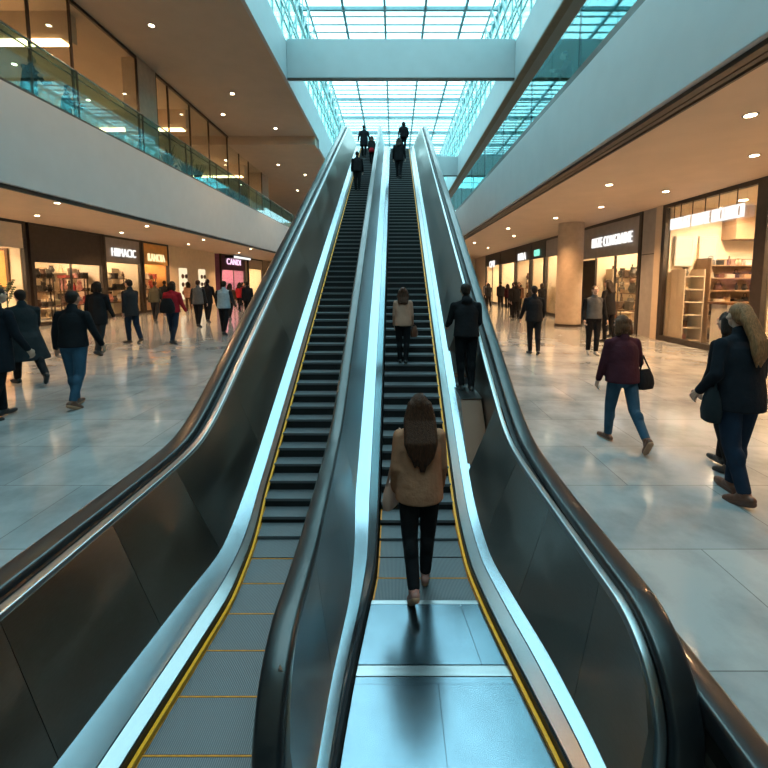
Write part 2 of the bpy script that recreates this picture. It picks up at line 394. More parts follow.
def panel_seg(ya, yb, Yn, r, ht, xt, xb, hb, th, side):
    """one balustrade panel between ya and yb; inclined from bottom xb to top xt, rounded at the newel; side=+1 body lies to +X"""
    mb = MB(); rings = []
    for y in ys_rng(ya, yb, 0.06):
        zc = ht - r
        h1, h0 = ht - 0.012, hb
        if y < Yn:
            q = math.sqrt(max(0.0004, (r - 0.012) ** 2 - (Yn - y) ** 2)); h1 = zc + q
        elif y > YE:
            q = math.sqrt(max(0.0004, (r - 0.012) ** 2 - (y - YE) ** 2)); h1 = zc + q; h0 = max(hb, zc - q)
        def xx(h): return xb(y) + (xt(y) - xb(y)) * max(0, min(1, (h - hb) / (ht - hb)))
        m = 6
        fr = [(xx(h0 + (h1 - h0) * k / m), y, S(y) + h0 + (h1 - h0) * k / m) for k in range(m + 1)]
        bk = [(x + side * th, yy, z) for x, yy, z in fr[::-1]]
        rings.append(fr + bk)
    return mb.loops(rings)

# lateral lines (x as a function of y), read from the site
L_sk = smooth_tab([(1.0, -1.44), (1.94, -1.41), (2.5, -1.36), (3.1, -1.31), (3.7, -1.36), (4.4, -1.45), (22, -1.45)])
L_pb = smooth_tab([(1.0, -1.78), (1.9, -1.72), (2.9, -1.64), (3.5, -1.57), (4.2, -1.64), (22, -1.65)])
L_pt = lambda y: -1.96
L_ha = lambda y: -2.165
C_sk = smooth_tab([(1.0, -0.31), (2.0, -0.29), (2.54, -0.25), (3.44, -0.15), (22, -0.15)])
C_pb = smooth_tab([(1.0, -0.40), (1.9, -0.39), (2.3, -0.385), (3.0, -0.34), (3.6, -0.36), (4.3, -0.42), (22, -0.42)])
C_ha = smooth_tab([(1.0, -0.53), (2.0, -0.53), (2.4, -0.535), (4.0, -0.61), (22, -0.62)])
C_pt = lambda y: C_ha(y) + 0.06
C_lf = lambda y: C_ha(y) - 0.03
R_sk = smooth_tab([(0.5, 1.02), (1.5, 0.95), (1.98, 0.89), (2.54, 0.79), (2.95, 0.72), (3.44, 0.66), (22, 0.66)])
R_pb = smooth_tab([(0.8, 1.10), (2.0, 1.07), (2.5, 1.02), (2.88, 0.95), (3.43, 0.86), (4.2, 0.86), (22, 0.86)])
R_pt = smooth_tab([(0.8, 1.18), (3.5, 1.17), (22, 1.17)])
R_ha = smooth_tab([(0.8, 1.285), (3.0, 1.30), (4.2, 1.35), (22, 1.36)])
HT = 0.95

def step_edges(y_start, pitch_flat):
    e = [y_start]; y = y_start
    while y < YE - 0.3:
        flat = y < 3.6 or y > 18.9
        w = 0 if y < 3.3 else min(1, (y - 3.3) / 0.9)
        if y > 18.6: w = 0
        y += pitch_flat * (1 - w) + 0.2 * w; e.append(y)
    return e
def build_steps(t, xl, xr, edges):
    for a, b in zip(edges[:-1], edges[1:]):
        z = S((a + b) / 2); zl = S((a + b) / 2 - (b - a))
        rise = max(0.10, z - zl + 0.02)
        g = 0.006
        l0, l1, r0, r1 = xl(a) + g, xl(b) + g, xr(a) - g, xr(b) - g
        mb = MB().add([(l0, a, z - 0.03), (r0, a, z - 0.03), (r1, b - .003, z - 0.03), (l1, b - .003, z - 0.03), (l0, a, z), (r0, a, z), (r1, b - .003, z), (l1, b - .003, z)],
                      [(0, 3, 2, 1), (4, 5, 6, 7), (0, 1, 5, 4), (1, 2, 6, 5), (2, 3, 7, 6), (3, 0, 4, 7)])
        st = mb.build('step', M_tread, t, off=None); sub(st, t)
        MB().add([(l0, a + .012, z - rise - .02), (r0, a + .012, z - rise - .02), (r1, b - .003, z - .05), (l1, b - .003, z - .05), (l0, a + .012, z - 0.03), (r0, a + .012, z - 0.03), (r1, b - .003, z - 0.03), (l1, b - .003, z - 0.03)],
                 [(0, 3, 2, 1), (4, 5, 6, 7), (0, 1, 5, 4), (1, 2, 6, 5), (2, 3, 7, 6), (3, 0, 4, 7)]).build('riser', M_riser, st)
        if a < 4.3:
            ln = MB(); w = 0.014
            ln.add([(l0, a, z), (l0 + w, a, z), (l1 + w, b - .004, z), (l1, b - .004, z)] + [(l0, a, z + .003), (l0 + w, a, z + .003), (l1 + w, b - .004, z + .003), (l1, b - .004, z + .003)],
                   [(0, 3, 2, 1), (4, 5, 6, 7), (0, 1, 5, 4), (1, 2, 6, 5), (2, 3, 7, 6), (3, 0, 4, 7)])
            if a >= 3.4: ln.build('yellow_border', M_ystep, st); ln = MB()
            ln.add([(r0 - w, a, z), (r0, a, z), (r1, b - .004, z), (r1 - w, b - .004, z)] + [(r0 - w, a, z + .003), (r0, a, z + .003), (r1, b - .004, z + .003), (r1 - w, b - .004, z + .003)],
                   [(0, 3, 2, 1), (4, 5, 6, 7), (0, 1, 5, 4), (1, 2, 6, 5), (2, 3, 7, 6), (3, 0, 4, 7)])
            if a < 3.4:
                ln.box(l1 + w, r1 - w, b - 0.013, b - 0.004, z, z + .003)
            ln.build('yellow_border', M_ystep, st)

# ---- left escalator
EL = thing('escalator', 'left escalator, its flat grey steps running out to the bottom of the picture', 'escalator', (-1.1, 3.0, 0), group=None)
Yn = 1.75; rL = 0.42
build_steps(EL, L_sk, C_lf, step_edges(0.42, 0.325))
ha = rail(newel_path(Yn - .2, rL, HT, L_ha), rrect(-0.085, 0.085, -0.03, 0.035)).build('handrail', M_rubber, EL, smooth=True)
rail(newel_path(Yn - .2, rL - 0.05, HT - 0.05, lambda y: L_ha(y) + 0.10), [(-0.02, -0.03), (0.04, -0.03), (0.04, 0.012), (-0.02, 0.012)]).build('rail_groove', M_black, EL)
rail(newel_path(Yn - .2, rL - .01, HT - 0.01, lambda y: L_ha(y) + 0.17), rrect(-0.030, 0.035, -0.04, 0.012, 0.01)).build('panel_edge', M_steel, EL, smooth=True)
segs = [1.0 - .05, 1.9, 2.72, 3.55, 4.9, 6.6, 8.4, 10.2, 12.0, 13.8, 15.6, 17.4, 19.2, YE + rL - .04]
segs[0] = Yn - .2 - rL + .02
for a, b in zip(segs[:-1], segs[1:]):
    panel_seg(a + .002, b - .002, Yn - .2, rL, HT - .02, L_pt, L_pb, 0.14, 0.05, -1).build('balustrade_panel', M_panel, EL, smooth=True)
dk = MB(); strip(dk, 0.9, YE + .5, lambda y: [(L_pb(y) - 0.02, 0.10), (L_pb(y) - 0.02, 0.155), (L_pb(y) + 0.005, 0.15), (L_pb(y) * .35 + L_sk(y) * .65, 0.135), (L_pb(y) * .35 + L_sk(y) * .65, 0.10)])
dk.build('inner_deck', M_deck, EL, smooth=True)
dk = MB(); strip(dk, 0.9, YE + .5, lambda y: [(L_pb(y) * .35 + L_sk(y) * .65 + .006, 0.07), (L_pb(y) * .35 + L_sk(y) * .65 + .006, 0.13), (L_sk(y) - .02, 0.09), (L_sk(y) - .02, 0.05)])
dk.build('skirt_capping', M_steel, EL, smooth=True)
dk = MB(); strip(dk, 0.5, YE + .5, lambda y: [(L_sk(y) - .05, -0.30), (L_sk(y) - .05, 0.06), (L_sk(y) - .012, 0.085), (L_sk(y) - .004, -0.30)])
dk.build('skirt_panel', M_black, EL)
dk = MB(); strip(dk, 0.6, YE + .4, lambda y: [(L_sk(y) - .006, 0.012), (L_sk(y) - .006, 0.04), (L_sk(y) + .016, 0.04), (L_sk(y) + .016, 0.012)])
dk.build('safety_brush', M_yellow, EL)
dk = MB(); strip(dk, Yn - .3, YE + .2, lambda y: [(-2.27, -0.85), (-2.27, 0.86), (-2.12, 0.88), (-2.12, -0.85)])
dk.build('outer_cladding', M_panel, EL)
dk = MB(); strip(dk, 4.6, YE + .2, lambda y: [(-2.27, -1.0), (-2.27, -0.86), (C_lf(y), -0.86), (C_lf(y), -1.0)])
dk.build('truss_underside', M_panel, EL)
MB().add([(-1.44, -1.2, -0.02), (-.56, -1.2, -0.02), (-.56, .41, -0.02), (-1.44, .41, -0.02), (-1.44, -1.2, 0.006), (-.56, -1.2, 0.006), (-.56, .41, 0.006), (-1.44, .41, 0.006)],
         [(0, 3, 2, 1), (4, 5, 6, 7), (0, 1, 5, 4), (1, 2, 6, 5), (2, 3, 7, 6), (3, 0, 4, 7)]).build('landing_plate', M_plate, EL)
# ---- right escalator (with the balustrade between the two)
ER = thing('escalator', 'right escalator with the steel landing plates and the woman in a beige coat', 'escalator', (0.3, 3.0, 0))
build_steps(ER, C_sk, R_sk, step_edges(3.14, 0.27))
YnC = 1.95; rC = 0.40
rail(newel_path(YnC, rC, HT, C_ha), rrect(-0.065, 0.065, -0.03, 0.035)).build('handrail', M_rubber, ER, smooth=True)
rail(newel_path(YnC, rC - .04, HT - .04, C_ha), [(-0.03, -0.06), (0.03, -0.06), (0.03, 0.012), (-0.03, 0.012)]).build('rail_groove', M_black, ER)
segs = [YnC - rC + .02, 2.35, 3.3, 4.3, 6.2, 8.1, 10.0, 11.9, 13.8, 15.7, 17.6, 19.4, YE + rC - .04]
for a, b in zip(segs[:-1], segs[1:]):
    panel_seg(a + .002, b - .002, YnC, rC, HT - .02, C_pt, C_pb, 0.14, 0.05, -1).build('balustrade_panel', M_steel, ER, smooth=True)
dk = MB(); strip(dk, YnC - rC + .12, YE + .25, lambda y: [(C_lf(y) + .004, -0.3), (C_lf(y) + .004, 0.5), (C_lf(y) + .05, 0.90), (C_lf(y) + .075, 0.88), (C_lf(y) + .06, 0.1), (C_lf(y) + .06, -0.3)])
dk.build('left_panel', M_panel, ER, smooth=True)
cm = lambda y: C_pb(y) * .45 + C_sk(y) * .55
dk = MB(); strip(dk, 0.9, YE + .5, lambda y: [(C_pb(y) - .03, 0.08), (C_pb(y) - .03, 0.155), (C_pb(y) + .005, 0.15), (cm(y), 0.13), (cm(y), 0.08)])
dk.build('inner_deck', M_deck, ER, smooth=True)
dk = MB(); strip(dk, 0.9, YE + .5, lambda y: [(cm(y) + .006, 0.06), (cm(y) + .006, 0.125), (C_sk(y) - .03, 0.09), (C_sk(y) - .03, 0.06)])
dk.build('skirt_capping', M_deck, ER, smooth=True)
dk = MB(); strip(dk, 0.5, YE + .5, lambda y: [(C_sk(y) - .06, -0.3), (C_sk(y) - .06, 0.06), (C_sk(y) - .015, 0.085), (C_sk(y) - .002, -0.3)])
dk.build('skirt_panel', M_black, ER)
YnR = 2.06; rR = 0.42
rail(newel_path(YnR, rR, HT, R_ha), rrect(-0.075, 0.075, -0.03, 0.035)).build('handrail', M_rubber, ER, smooth=True)
rail(newel_path(YnR, rR - 0.05, HT - 0.05, lambda y: R_ha(y) - 0.09), [(-0.03, -0.03), (0.04, -0.03), (0.04, 0.012), (-0.03, 0.012)]).build('rail_groove', M_black, ER)
rail(newel_path(YnR, rR - .012, HT - 0.012, lambda y: R_pt(y) + 0.012), rrect(-0.025, 0.025, -0.04, 0.012, 0.01)).build('panel_edge', M_steel, ER, smooth=True)
segs = [YnR - rR + .02, 2.20, 2.95, 3.75, 4.6, 6.5, 7.6, 8.8, 10.6, 12.4, 14.2, 16.0, 17.8, 19.4, YE + rR - .04]
for a, b in zip(segs[:-1], segs[1:]):
    panel_seg(a + .002, b - .002, YnR, rR, HT - .02, R_pt, (lambda y: 1.145) if a == 4.6 else R_pb, 0.14, 0.05, 1).build('balustrade_panel', M_panel, ER, smooth=True)
rm = lambda y: R_pb(y) * .6 + R_sk(y) * .4
dk = MB(); strip(dk, 0.8, YE + .5, lambda y: [(rm(y), 0.08), (rm(y), 0.135), (R_pb(y) - .005, 0.15), (R_pb(y) + .03, 0.155), (R_pb(y) + .03, 0.08)])
dk.build('inner_deck', M_deck, ER, smooth=True)
dk = MB(); strip(dk, 0.8, YE + .5, lambda y: [(R_sk(y) + .03, 0.06), (R_sk(y) + .03, 0.09), (rm(y) - .006, 0.13), (rm(y) - .006, 0.06)])
dk.build('skirt_capping', M_steel, ER, smooth=True)
dk = MB(); strip(dk, 0.4, YE + .5, lambda y: [(R_sk(y) + .004, -0.3), (R_sk(y) + .012, 0.085), (R_sk(y) + .06, 0.06), (R_sk(y) + .06, -0.3)])
dk.build('skirt_panel', M_black, ER)
dk = MB(); strip(dk, 0.4, YE + .4, lambda y: [(R_sk(y) - .016, 0.012), (R_sk(y) - .016, 0.04), (R_sk(y) + .008, 0.04), (R_sk(y) + .008, 0.012)])
dk.build('safety_brush', M_yellow, ER)
dk = MB(); strip(dk, YnR - .1, YE + .2, lambda y: [(R_ha(y) - .05, -0.85), (R_ha(y) - .05, 0.88), (R_ha(y) + .06, 0.88), (R_ha(y) + .06, -0.85)])
dk.build('outer_cladding', M_panel, ER)
dk = MB(); strip(dk, 4.6, YE + .2, lambda y: [(C_lf(y) + .01, -1.0), (C_lf(y) + .01, -0.86), (1.42, -0.86), (1.42, -1.0)])
dk.build('truss_underside', M_panel, ER)
# landing plates of the right escalator
def plate(ya, yb, xa=None, xb=None, z=0.008, m=M_plate, nm='landing_plate'):
    fa = (lambda y: C_sk(y) + .002) if xa is None else xa; fb = (lambda y: R_sk(y) - .002) if xb is None else xb
    mb = MB(); mb.loops([[(fa(y), y, -0.05), (fa(y), y, z), (fb(y), y, z), (fb(y), y, -0.05)] for y in ys_rng(ya, yb, 0.1)])
    return mb.build(nm, m, ER)
plate(2.575, 3.12, None, lambda y: 0.53 + (3.12 - y) * .12); plate(2.575, 3.12, lambda y: 0.534 + (3.12 - y) * .12, None)
plate(2.535, 2.570, z=0.004, m=M_steel, nm='cover_strip'); plate(2.49, 2.531, z=0.010, m=M_steel, nm='cover_strip'); plate(2.44, 2.486, z=0.006, m=M_plate, nm='cover_strip')
plate(0.2, 2.436, None, lambda y: 0.285); plate(0.2, 2.436, lambda y: 0.288, None)
plate(-1.2, 0.196)
plate(3.10, 3.138, z=0.010, m=M_steel, nm='comb_plate')
# platform box on the right deck
wd_ = []
for x in (0.868, 1.135): wd_.append([(x, 4.68, S(4.68) + .152), (x, 5.25, 1.082), (x, 6.49, 1.082), (x, 6.49, S(6.49) - .2), (x, 5.0, S(5.0) - .1)])
MB().loops(wd_).build('deck_platform', mat('warm_reflection_brown', (.17, .072, .036), .42, metal=0.0, spec=.25, var=.1, scale=20, stretch=(30, 1, 30)), ER)  # brown of reflected warm light is painted into the base colour
MB().box(0.862, 1.14, 5.23, 6.495, 1.085, 1.10).build('platform_cover', M_steel, ER)
MB().loops([[(0.865, y, S(y) + .14), (1.165, y, S(y) + .925), (1.165, y, S(y) + .14)] for y in (6.5, 6.54)]).build('platform_cheek', M_panel, ER)
# bridge the escalators arrive at
slab('floor_bridge', M_greyp, -2.4, 1.6, YE + 0.55, 57, ZT - 0.35, ZT)
# kerb rail along the pit
kr = thing('kerb_rail', 'low black rail along the floor opening, behind the end of the right handrail', 'rail', (1.43, 1.0, FZ))
rail([(1.43, y, FZ + 0.06, 0, 1) for y in ys_rng(-4, 4.0, .5)], rrect(-0.075, 0.065, -0.06, 0.06, .02)).build('rail_body', M_rubber, kr, smooth=True)
# ------------------------------------------------------------------ upper galleries
def glass_rail(label, x, y0, y1, zb, zt, sgn, pitch, hoff=0.06, doub=False):
    t = thing('glass_balustrade', label, 'railing', (x, y0, zb))
    y = y0
    while y < y1 - 0.1:
        MB().box(x - 0.008, x + 0.008, y + 0.01, min(y1, y + pitch) - 0.01, zb, zt - 0.04).build('glass_panel', G_tealpale if x < 0 else G_teal, t); y += pitch
    MB().tube((x + sgn * hoff, y0, zt), (x + sgn * hoff, y1, zt), 0.03).build('handrail', M_rail, t, smooth=True)
    if doub: MB().tube((x + sgn * (hoff + .1), y0, zt - .12), (x + sgn * (hoff + .1), y1, zt - .12), 0.02).build('lower_rail', M_rail, t, smooth=True)
    p = MB(); y = y0
    while y <= y1: p.box(x + sgn * .02 - .02, x + sgn * .02 + .02, y - 0.02, y + 0.02, zb - .02, zt); y += pitch * 2
    p.build('posts', M_bronze, t)
    MB().box(x - 0.03, x + 0.03, y0, y1, zb - 0.02, zb + 0.08).build('base_channel', M_bronze, t)
glass_rail('teal glass balustrade along the edge of the left upper gallery', XLF + 0.02, -6, 42, 7.06, 8.42, -1, 1.5, doub=True)
glass_rail('teal glass balustrade along the edge of the right upper gallery', XRF - 0.03, -6, 42, 6.90, 8.2, 1, 1.5)
gs = thing('glass_screen', 'tall framed glass screen in two bays behind the left gallery balustrade', 'glass screen', (-9.2, 13, UZ))
GX = -9.2
for yl in ([2.0, 5.0, 8.0, 11.0, 12.4, 15.46], [16.64, 17.5, 19.3, 21.2, 23.5, 25.2, 26.8, 29.4]):
    MB().box(GX - 0.04, GX + 0.04, yl[0], yl[-1], UC - 0.10, UC - 0.0).build('top_rail', M_bronze, gs)
    for a, b in zip(yl, yl[1:] + [None]):
        MB().box(GX - 0.03, GX + 0.03, a - 0.025, a + 0.025, UZ, UC - 0.1).build('mullion', M_bronze, gs)
        if b: MB().box(GX - 0.006, GX + 0.006, a + .03, b - .03, UZ, UC - 0.1).build('pane', G_clear, gs)
GALL_FILL = []
# back walls of the galleries
slab('wall_gallery_left', M_cream, -18.2, -18, -8, 57, UZ, UC)
slab('wall_gallery_right', M_greyp, 12, 12.2, -8, 57, UZ, UC)
slab('trim_5', M_dark, -18.0, -17.9, -8, 57, 9.2, 9.3)
for i, (x, y) in enumerate([(-12, 3), (-15, 9), (-16, 13), (-15.5, 18), (-16, 22), (-15, 27), (-13, 9), (-14, 16), (-13.4, 30)]):  # extra downlights, added to brighten the gallery interior
    GALL_FILL.append((x, y))
# gallery fittings seen through the left screen: shop fronts with dark posts and a lit band
for i, y in enumerate((9.0, 13.5, 19.0, 25.0, 31.0, 37.0)):
    t = thing('light_strip', ['glowing strip light high on the left gallery wall, %s' % s for s in ('nearest the camera', 'left of the brown square column', 'right of the brown square column', 'middle of the far screen', 'by the far square column', 'beyond the far square column')][i], 'light', (-17.8, y, 9.5))
    MB().box(-18.0, -17.5, y - 1.6, y + 1.6, 9.42, 9.5).build('housing', M_bronze, t)
    MB().box(-17.88, -17.52, y - 1.55, y + 1.55, 9.40, 9.42).build('diffuser', lamp_mat('gallery_strip', (1.0, 0.62, 0.28), 22.0), t)

for y, zz_, nm_ in ((13.0, 9.75, 'nearest'), (20.0, 9.7, 'middle'), (27.5, 9.4, 'farthest')):
    bk = thing('bulkhead_light', 'long glowing strip under the %s hanging bulkhead of the left gallery' % nm_, 'light', (-13.5, y, zz_))
    MB().box(-17.4, -9.7, y, y + .35, zz_ + .04, (UC if y < 23 else UC - .45) - .001).build('bulkhead', M_beige, bk)
    MB().box(-17.2, -9.9, y - .05, y + .30, zz_, zz_ + .04).build('diffuser', lamp_mat('bulkhead_strip', (1.0, 0.60, 0.26), 7.0), bk)
# ------------------------------------------------------------------ ceiling downlights
DL_N = 0
def downlight(x, y, z, label, group, power, r=0.075, angle=120, lit=True):
    t = thing('ceiling_downlight', label, 'ceiling light', (x, y, z), group)
    MB().frus([(x, y, z - 0.012, r + .03, r + .03), (x, y, z - 0.0005, r + .03, r + .03)], 24).build('trim_ring', M_rail, t, smooth=True)
    MB().frus([(x, y, z - 0.016, r, r), (x, y, z - 0.012, r, r)], 24).build('lens', M_lens, t)
    if power:
        l = bpy.data.lights.new('lamp', 'SPOT'); l.energy = power * LAMP; l.color = (1.0, 0.56, 0.26); l.spot_size = R(angle); l.spot_blend = 0.7; l.shadow_soft_size = 0.08
        o = bpy.data.objects.new('lamp', l); COL.objects.link(o); o.parent = t; o.location = (0, 0, -0.04)
for i, (x, y) in enumerate([(5.4, 6.5), (7.2, 8.5), (5.6, 11.0), (7.0, 14.2), (6.4, 16.6), (5.4, 19.8), (6.6, 23), (5.2, 27), (7.0, 31), (5.4, 36), (6.2, 41), (7.6, 11.8), (6.2, 3.5)]):
    downlight(x, y, SO, 'small round warm downlight in the ground floor ceiling over the right walkway', 'downlights over the right walkway', 225)
for i, (x, y) in enumerate([(-10.6, 8), (-13.2, 10), (-10.8, 13.5), (-13.6, 16), (-11.2, 19), (-14.0, 21.5), (-11.4, 25), (-13.8, 28), (-11.0, 32), (-13.4, 36), (-11.4, 41), (-13.2, 47)]):
    downlight(x, y, SO, 'small round warm downlight in the ground floor ceiling over the left walkway', 'downlights over the left walkway', 300)
for i, (x, y) in enumerate([(-11.5, 10.2), (-7.6, 13.7), (-6.9, 18.4), (-8.2, 20.6), (-6.2, 22.4), (-12.5, 14.5), (-13.5, 19), (-7.4, 9.5), (-14, 24), (-12.5, 6.5), (-11.0, 22)] + [q for q in GALL_FILL if q[1] < 23]):  # the appended list holds lamps added for brightness
    downlight(x, y, UC, 'small round warm downlight in the upper ceiling above the left gallery', 'downlights above the left gallery', 170)
for i, (x, y) in enumerate([(-10.5, 26.5), (-7.5, 27.5), (-6.3, 30), (-12, 33), (-8, 35)]):
    downlight(x, y, UC - .45, 'small round warm downlight in the lower far ceiling of the left gallery', 'downlights in the far left gallery', 150)
for i, (x, y) in enumerate([(7.5, 9), (8.5, 16), (7.5, 24), (8.5, 32)]):
    downlight(x, y, UC, 'small round downlight in the ceiling above the right gallery', 'downlights above the right gallery', 60)

# ------------------------------------------------------------------ shops
def text_mesh(body, size, depth, font_scale_x=1.0):
    cu = bpy.data.curves.new('txt', 'FONT'); cu.body = body; cu.size = size; cu.extrude = depth; cu.align_x = 'CENTER'; cu.align_y = 'CENTER'; cu.offset = -0.02 if len(body) > 20 else -0.005; cu.space_character = 1.25 if len(body) > 20 else 1.08
    o = bpy.data.objects.new('txt', cu); COL.objects.link(o)
    dg = bpy.context.evaluated_depsgraph_get(); me = bpy.data.meshes.new_from_object(o.evaluated_get(dg))
    bpy.data.objects.remove(o); bpy.data.curves.remove(cu)
    return me
def letters(parent, name, body, m, x, y, z, width, height, side):
    """upright lettering on a shop front; side=+1 faces -X (right shops), -1 faces +X"""
    me = text_mesh(body, 1.0, 0.06)
    xs = [v.co.x for v in me.vertices]; ysv = [v.co.y for v in me.vertices]
    sx = width / (max(xs) - min(xs)); sy = height / (max(ysv) - min(ysv)); cx = (max(xs) + min(xs)) / 2; cy = (max(ysv) + min(ysv)) / 2
    o_ = parent['_o']
    for v in me.vertices:
        u = (v.co.x - cx) * sx; w = (v.co.y - cy) * sy; d = v.co.z * 0.5
        yy = y - u if side > 0 else y + u
        v.co = (x - side * d - o_[0], yy - o_[1], z + w - o_[2])
    me.materials.clear(); me.materials.append(m)
    o = bpy.data.objects.new(name, me); COL.objects.link(o); o.parent = parent
    if side: me.flip_normals() if False else None
    return o
# merchandise kinds: made once, copied in loops
def item_mesh(kind):
    mb = MB()
    if kind == 'bottle': mb.frus([(0, 0, 0, .045, .045), (0, 0, .15, .045, .045), (0, 0, .19, .018, .018), (0, 0, .25, .018, .018)], 12)
    elif kind == 'handbag':
        mb.frus([(0, 0, 0, .14, .06), (0, 0, .16, .12, .045), (0, 0, .17, .11, .04)], 14)
        pts = [(-.07, 0, .16), (-.06, 0, .26), (0, 0, .30), (.06, 0, .26), (.07, 0, .16)]
        for a, b in zip(pts[:-1], pts[1:]): mb.capsule(a, b, .009, .009, 6, 2)
    elif kind == 'box': mb.box(-.09, .09, -.07, .07, 0, .16); mb.box(-.095, .095, -.075, .075, .12, .165)
    elif kind == 'vase': mb.frus([(0, 0, 0, .05, .05), (0, 0, .08, .085, .085), (0, 0, .17, .05, .05), (0, 0, .21, .06, .06)], 14)
    elif kind == 'folded_top': 
        for k in range(3): mb.box(-.14, .14, -.11, .11, k * .035, k * .035 + .03)
    elif kind == 'soft_toy': mb.ell((0, 0, .09), (.08, .07, .09)); mb.ell((0, 0, .21), (.06, .06, .06)); mb.ell((-.045, 0, .265), (.02, .012, .022)); mb.ell((.045, 0, .265), (.02, .012, .022))
    return mb
ICOL = [('white', (.70, .64, .55)), ('black', (.012, .011, .011)), ('brown', (.10, .04, .02)), ('cream', (.50, .34, .20)), ('grey', (.10, .095, .09)), ('red', (.40, .05, .04)), ('pink', (.62, .30, .28))]
ITEM = {}
def get_item(kind, ci):
    if (kind, ci) not in ITEM:
        me = item_mesh(kind).mesh(kind); me.materials.append(mat('goods_' + ICOL[ci][0], ICOL[ci][1], 0.5, var=0.2)); ITEM[(kind, ci)] = me
    return ITEM[(kind, ci)]
def put_item(kind, ci, x, y, z, s, where):
    o = bpy.data.objects.new(kind, get_item(kind, ci)); COL.objects.link(o); o.location = (x, y, z + .001); o.scale = (s, s, s); o.rotation_euler = (0, 0, random.uniform(-.4, .4))
    kn = kind.replace('_', ' ')
    tag(o, '%s %s %s' % (ICOL[ci][0], kn, where), kn if kind != 'soft_toy' else 'toy', '%s %s goods %s' % (ICOL[ci][0], kn, where))
    return o
IH = {'bottle': .25, 'handbag': .31, 'box': .17, 'vase': .215, 'folded_top': .11, 'soft_toy': .29}
def fit(kind, sc_, gap): return min(sc_, (gap - .05) / IH[kind], 1.35 if kind in ('handbag', 'folded_top') else 9)
def shelf_unit(x0, x1, y0, y1, z0, z1, n, label, cols, kinds, where, fill=0.85, m=None, s0=1.0, maxn=40):
    """free-standing shelves along X, goods on each board"""
    m = m or M_cream
    t = thing('shelf_unit', label, 'shelves', ((x0 + x1) / 2, (y0 + y1) / 2, z0))
    MB().box(x0, x1, y1 - .03, y1, z0, z1).build('back_panel', m, t)
    for x in (x0, x1 - .03): MB().box(x, x + .03, y0, y1 - .03, z0, z1).build('side_panel', m, t)
    cnt = 0
    for k in range(n):
        z = z0 + .08 + (z1 - z0 - .3) * k / max(1, n - 1)
        MB().box(x0 + .03, x1 - .03, y0, y1 - .03, z - .03, z).build('shelf_board', m, t)
        x = x0 + .2
        while x < x1 - .2 and cnt < maxn:
            if random.random() < fill:
                kd = random.choice(kinds); gp = (z1 - z0 - .3) / max(1, n - 1) - .03 if k < n - 1 else .5
                put_item(kd, random.choice(cols), x, (y0 + y1) / 2 - .03, z, fit(kd, s0 * random.uniform(1.25, 1.7), gp), where); cnt += 1
            x += .36 * s0 + random.uniform(0, .06)
    return t
def shop(side, ya, yb, depth, wallm, label, sign=None, signm=None, head=0.95, headm=None, doors=None, framem=None, light=1.0, sill=0.16, wc=None):
    """one shop: its interior shell is structure, the glazed front one thing"""
    xf = XRS if side > 0 else XLS
    xb = xf + side * depth
    x0, x1 = min(xf + side * .12, xb), max(xf + side * .12, xb)
    fm = framem or M_dark
    sh = MB()
    sh.box(min(xb, xb + side * .1), max(xb, xb + side * .1), ya, yb, FZ, SO)
    sh.box(x0, x1, ya - .05, ya + .05, FZ, SO); sh.box(x0, x1, yb - .05, yb + .05, FZ, SO)
    struct(sh.build('wall_shop', wallm))
    slab('ceiling_shop', M_cream, x0, x1, ya + .05, yb - .05, SO - 0.12, SO - .001)
    t = thing('shop_front', label, 'shop front', (xf, (ya + yb) / 2, FZ))
    fr = MB(); a, b = xf - .07, xf + .07
    fr.box(a, b, ya - .10, ya + .06, FZ, SO); fr.box(a, b, yb - .06, yb + .10, FZ, SO)
    fr.box(a, b, ya + .06, yb - .06, SO - .12, SO - .001); fr.box(a, b, ya + .06, yb - .06, FZ, FZ + sill)
    fr.build('frame', fm, t)
    ztop = SO - .12
    if headm is not None:
        MB().box(xf - .05, xf + .05, ya + .06, yb - .06, SO - .12 - head, SO - .12).build('sign_panel', headm, t); ztop = SO - .12 - head
    n = doors or max(1, int((yb - ya) / 2.4))
    for k in range(n):
        p0 = ya + .06 + (yb - ya - .12) * k / n; p1 = ya + .06 + (yb - ya - .12) * (k + 1) / n
        MB().box(xf - .006, xf + .006, p0 + .02, p1 - .02, FZ + sill, ztop).build('pane', G_shop, t)
        if k: MB().box(xf - .04, xf + .04, p0 - .025, p0 + .025, FZ + sill, ztop).build('mullion', fm, t)
    if sign: letters(t, 'sign_letters', sign[0], signm or M_sign, xf - side * .09, sign[1], sign[2], sign[3], sign[4], side)
    n = max(2, min(4, round((yb - ya) / 1.4)))
    for k in range(n):
        yy = ya + (yb - ya - 1.0) * (k + .5) / n; xx = xf + side * (1.3 if k % 2 == 0 else 2.4); zz = SO - .1205
        MB().frus([(xx, yy, zz - .015, .10, .10), (xx, yy, zz, .11, .11)], 20).build('downlight', M_lens, t)
        l = bpy.data.lights.new('lamp', 'SPOT'); l.energy = 480 * SHOP * light; l.color = (1.0, .72, .44); l.spot_size = R(160); l.spot_blend = .5; l.shadow_soft_size = .12
        o = bpy.data.objects.new('lamp', l); COL.objects.link(o); o.parent = t; o.location = (xx - t.location.x, yy - t.location.y, zz - .05 - t.location.z)
    return t
ALLK = ['bottle', 'handbag', 'box', 'vase', 'folded_top']
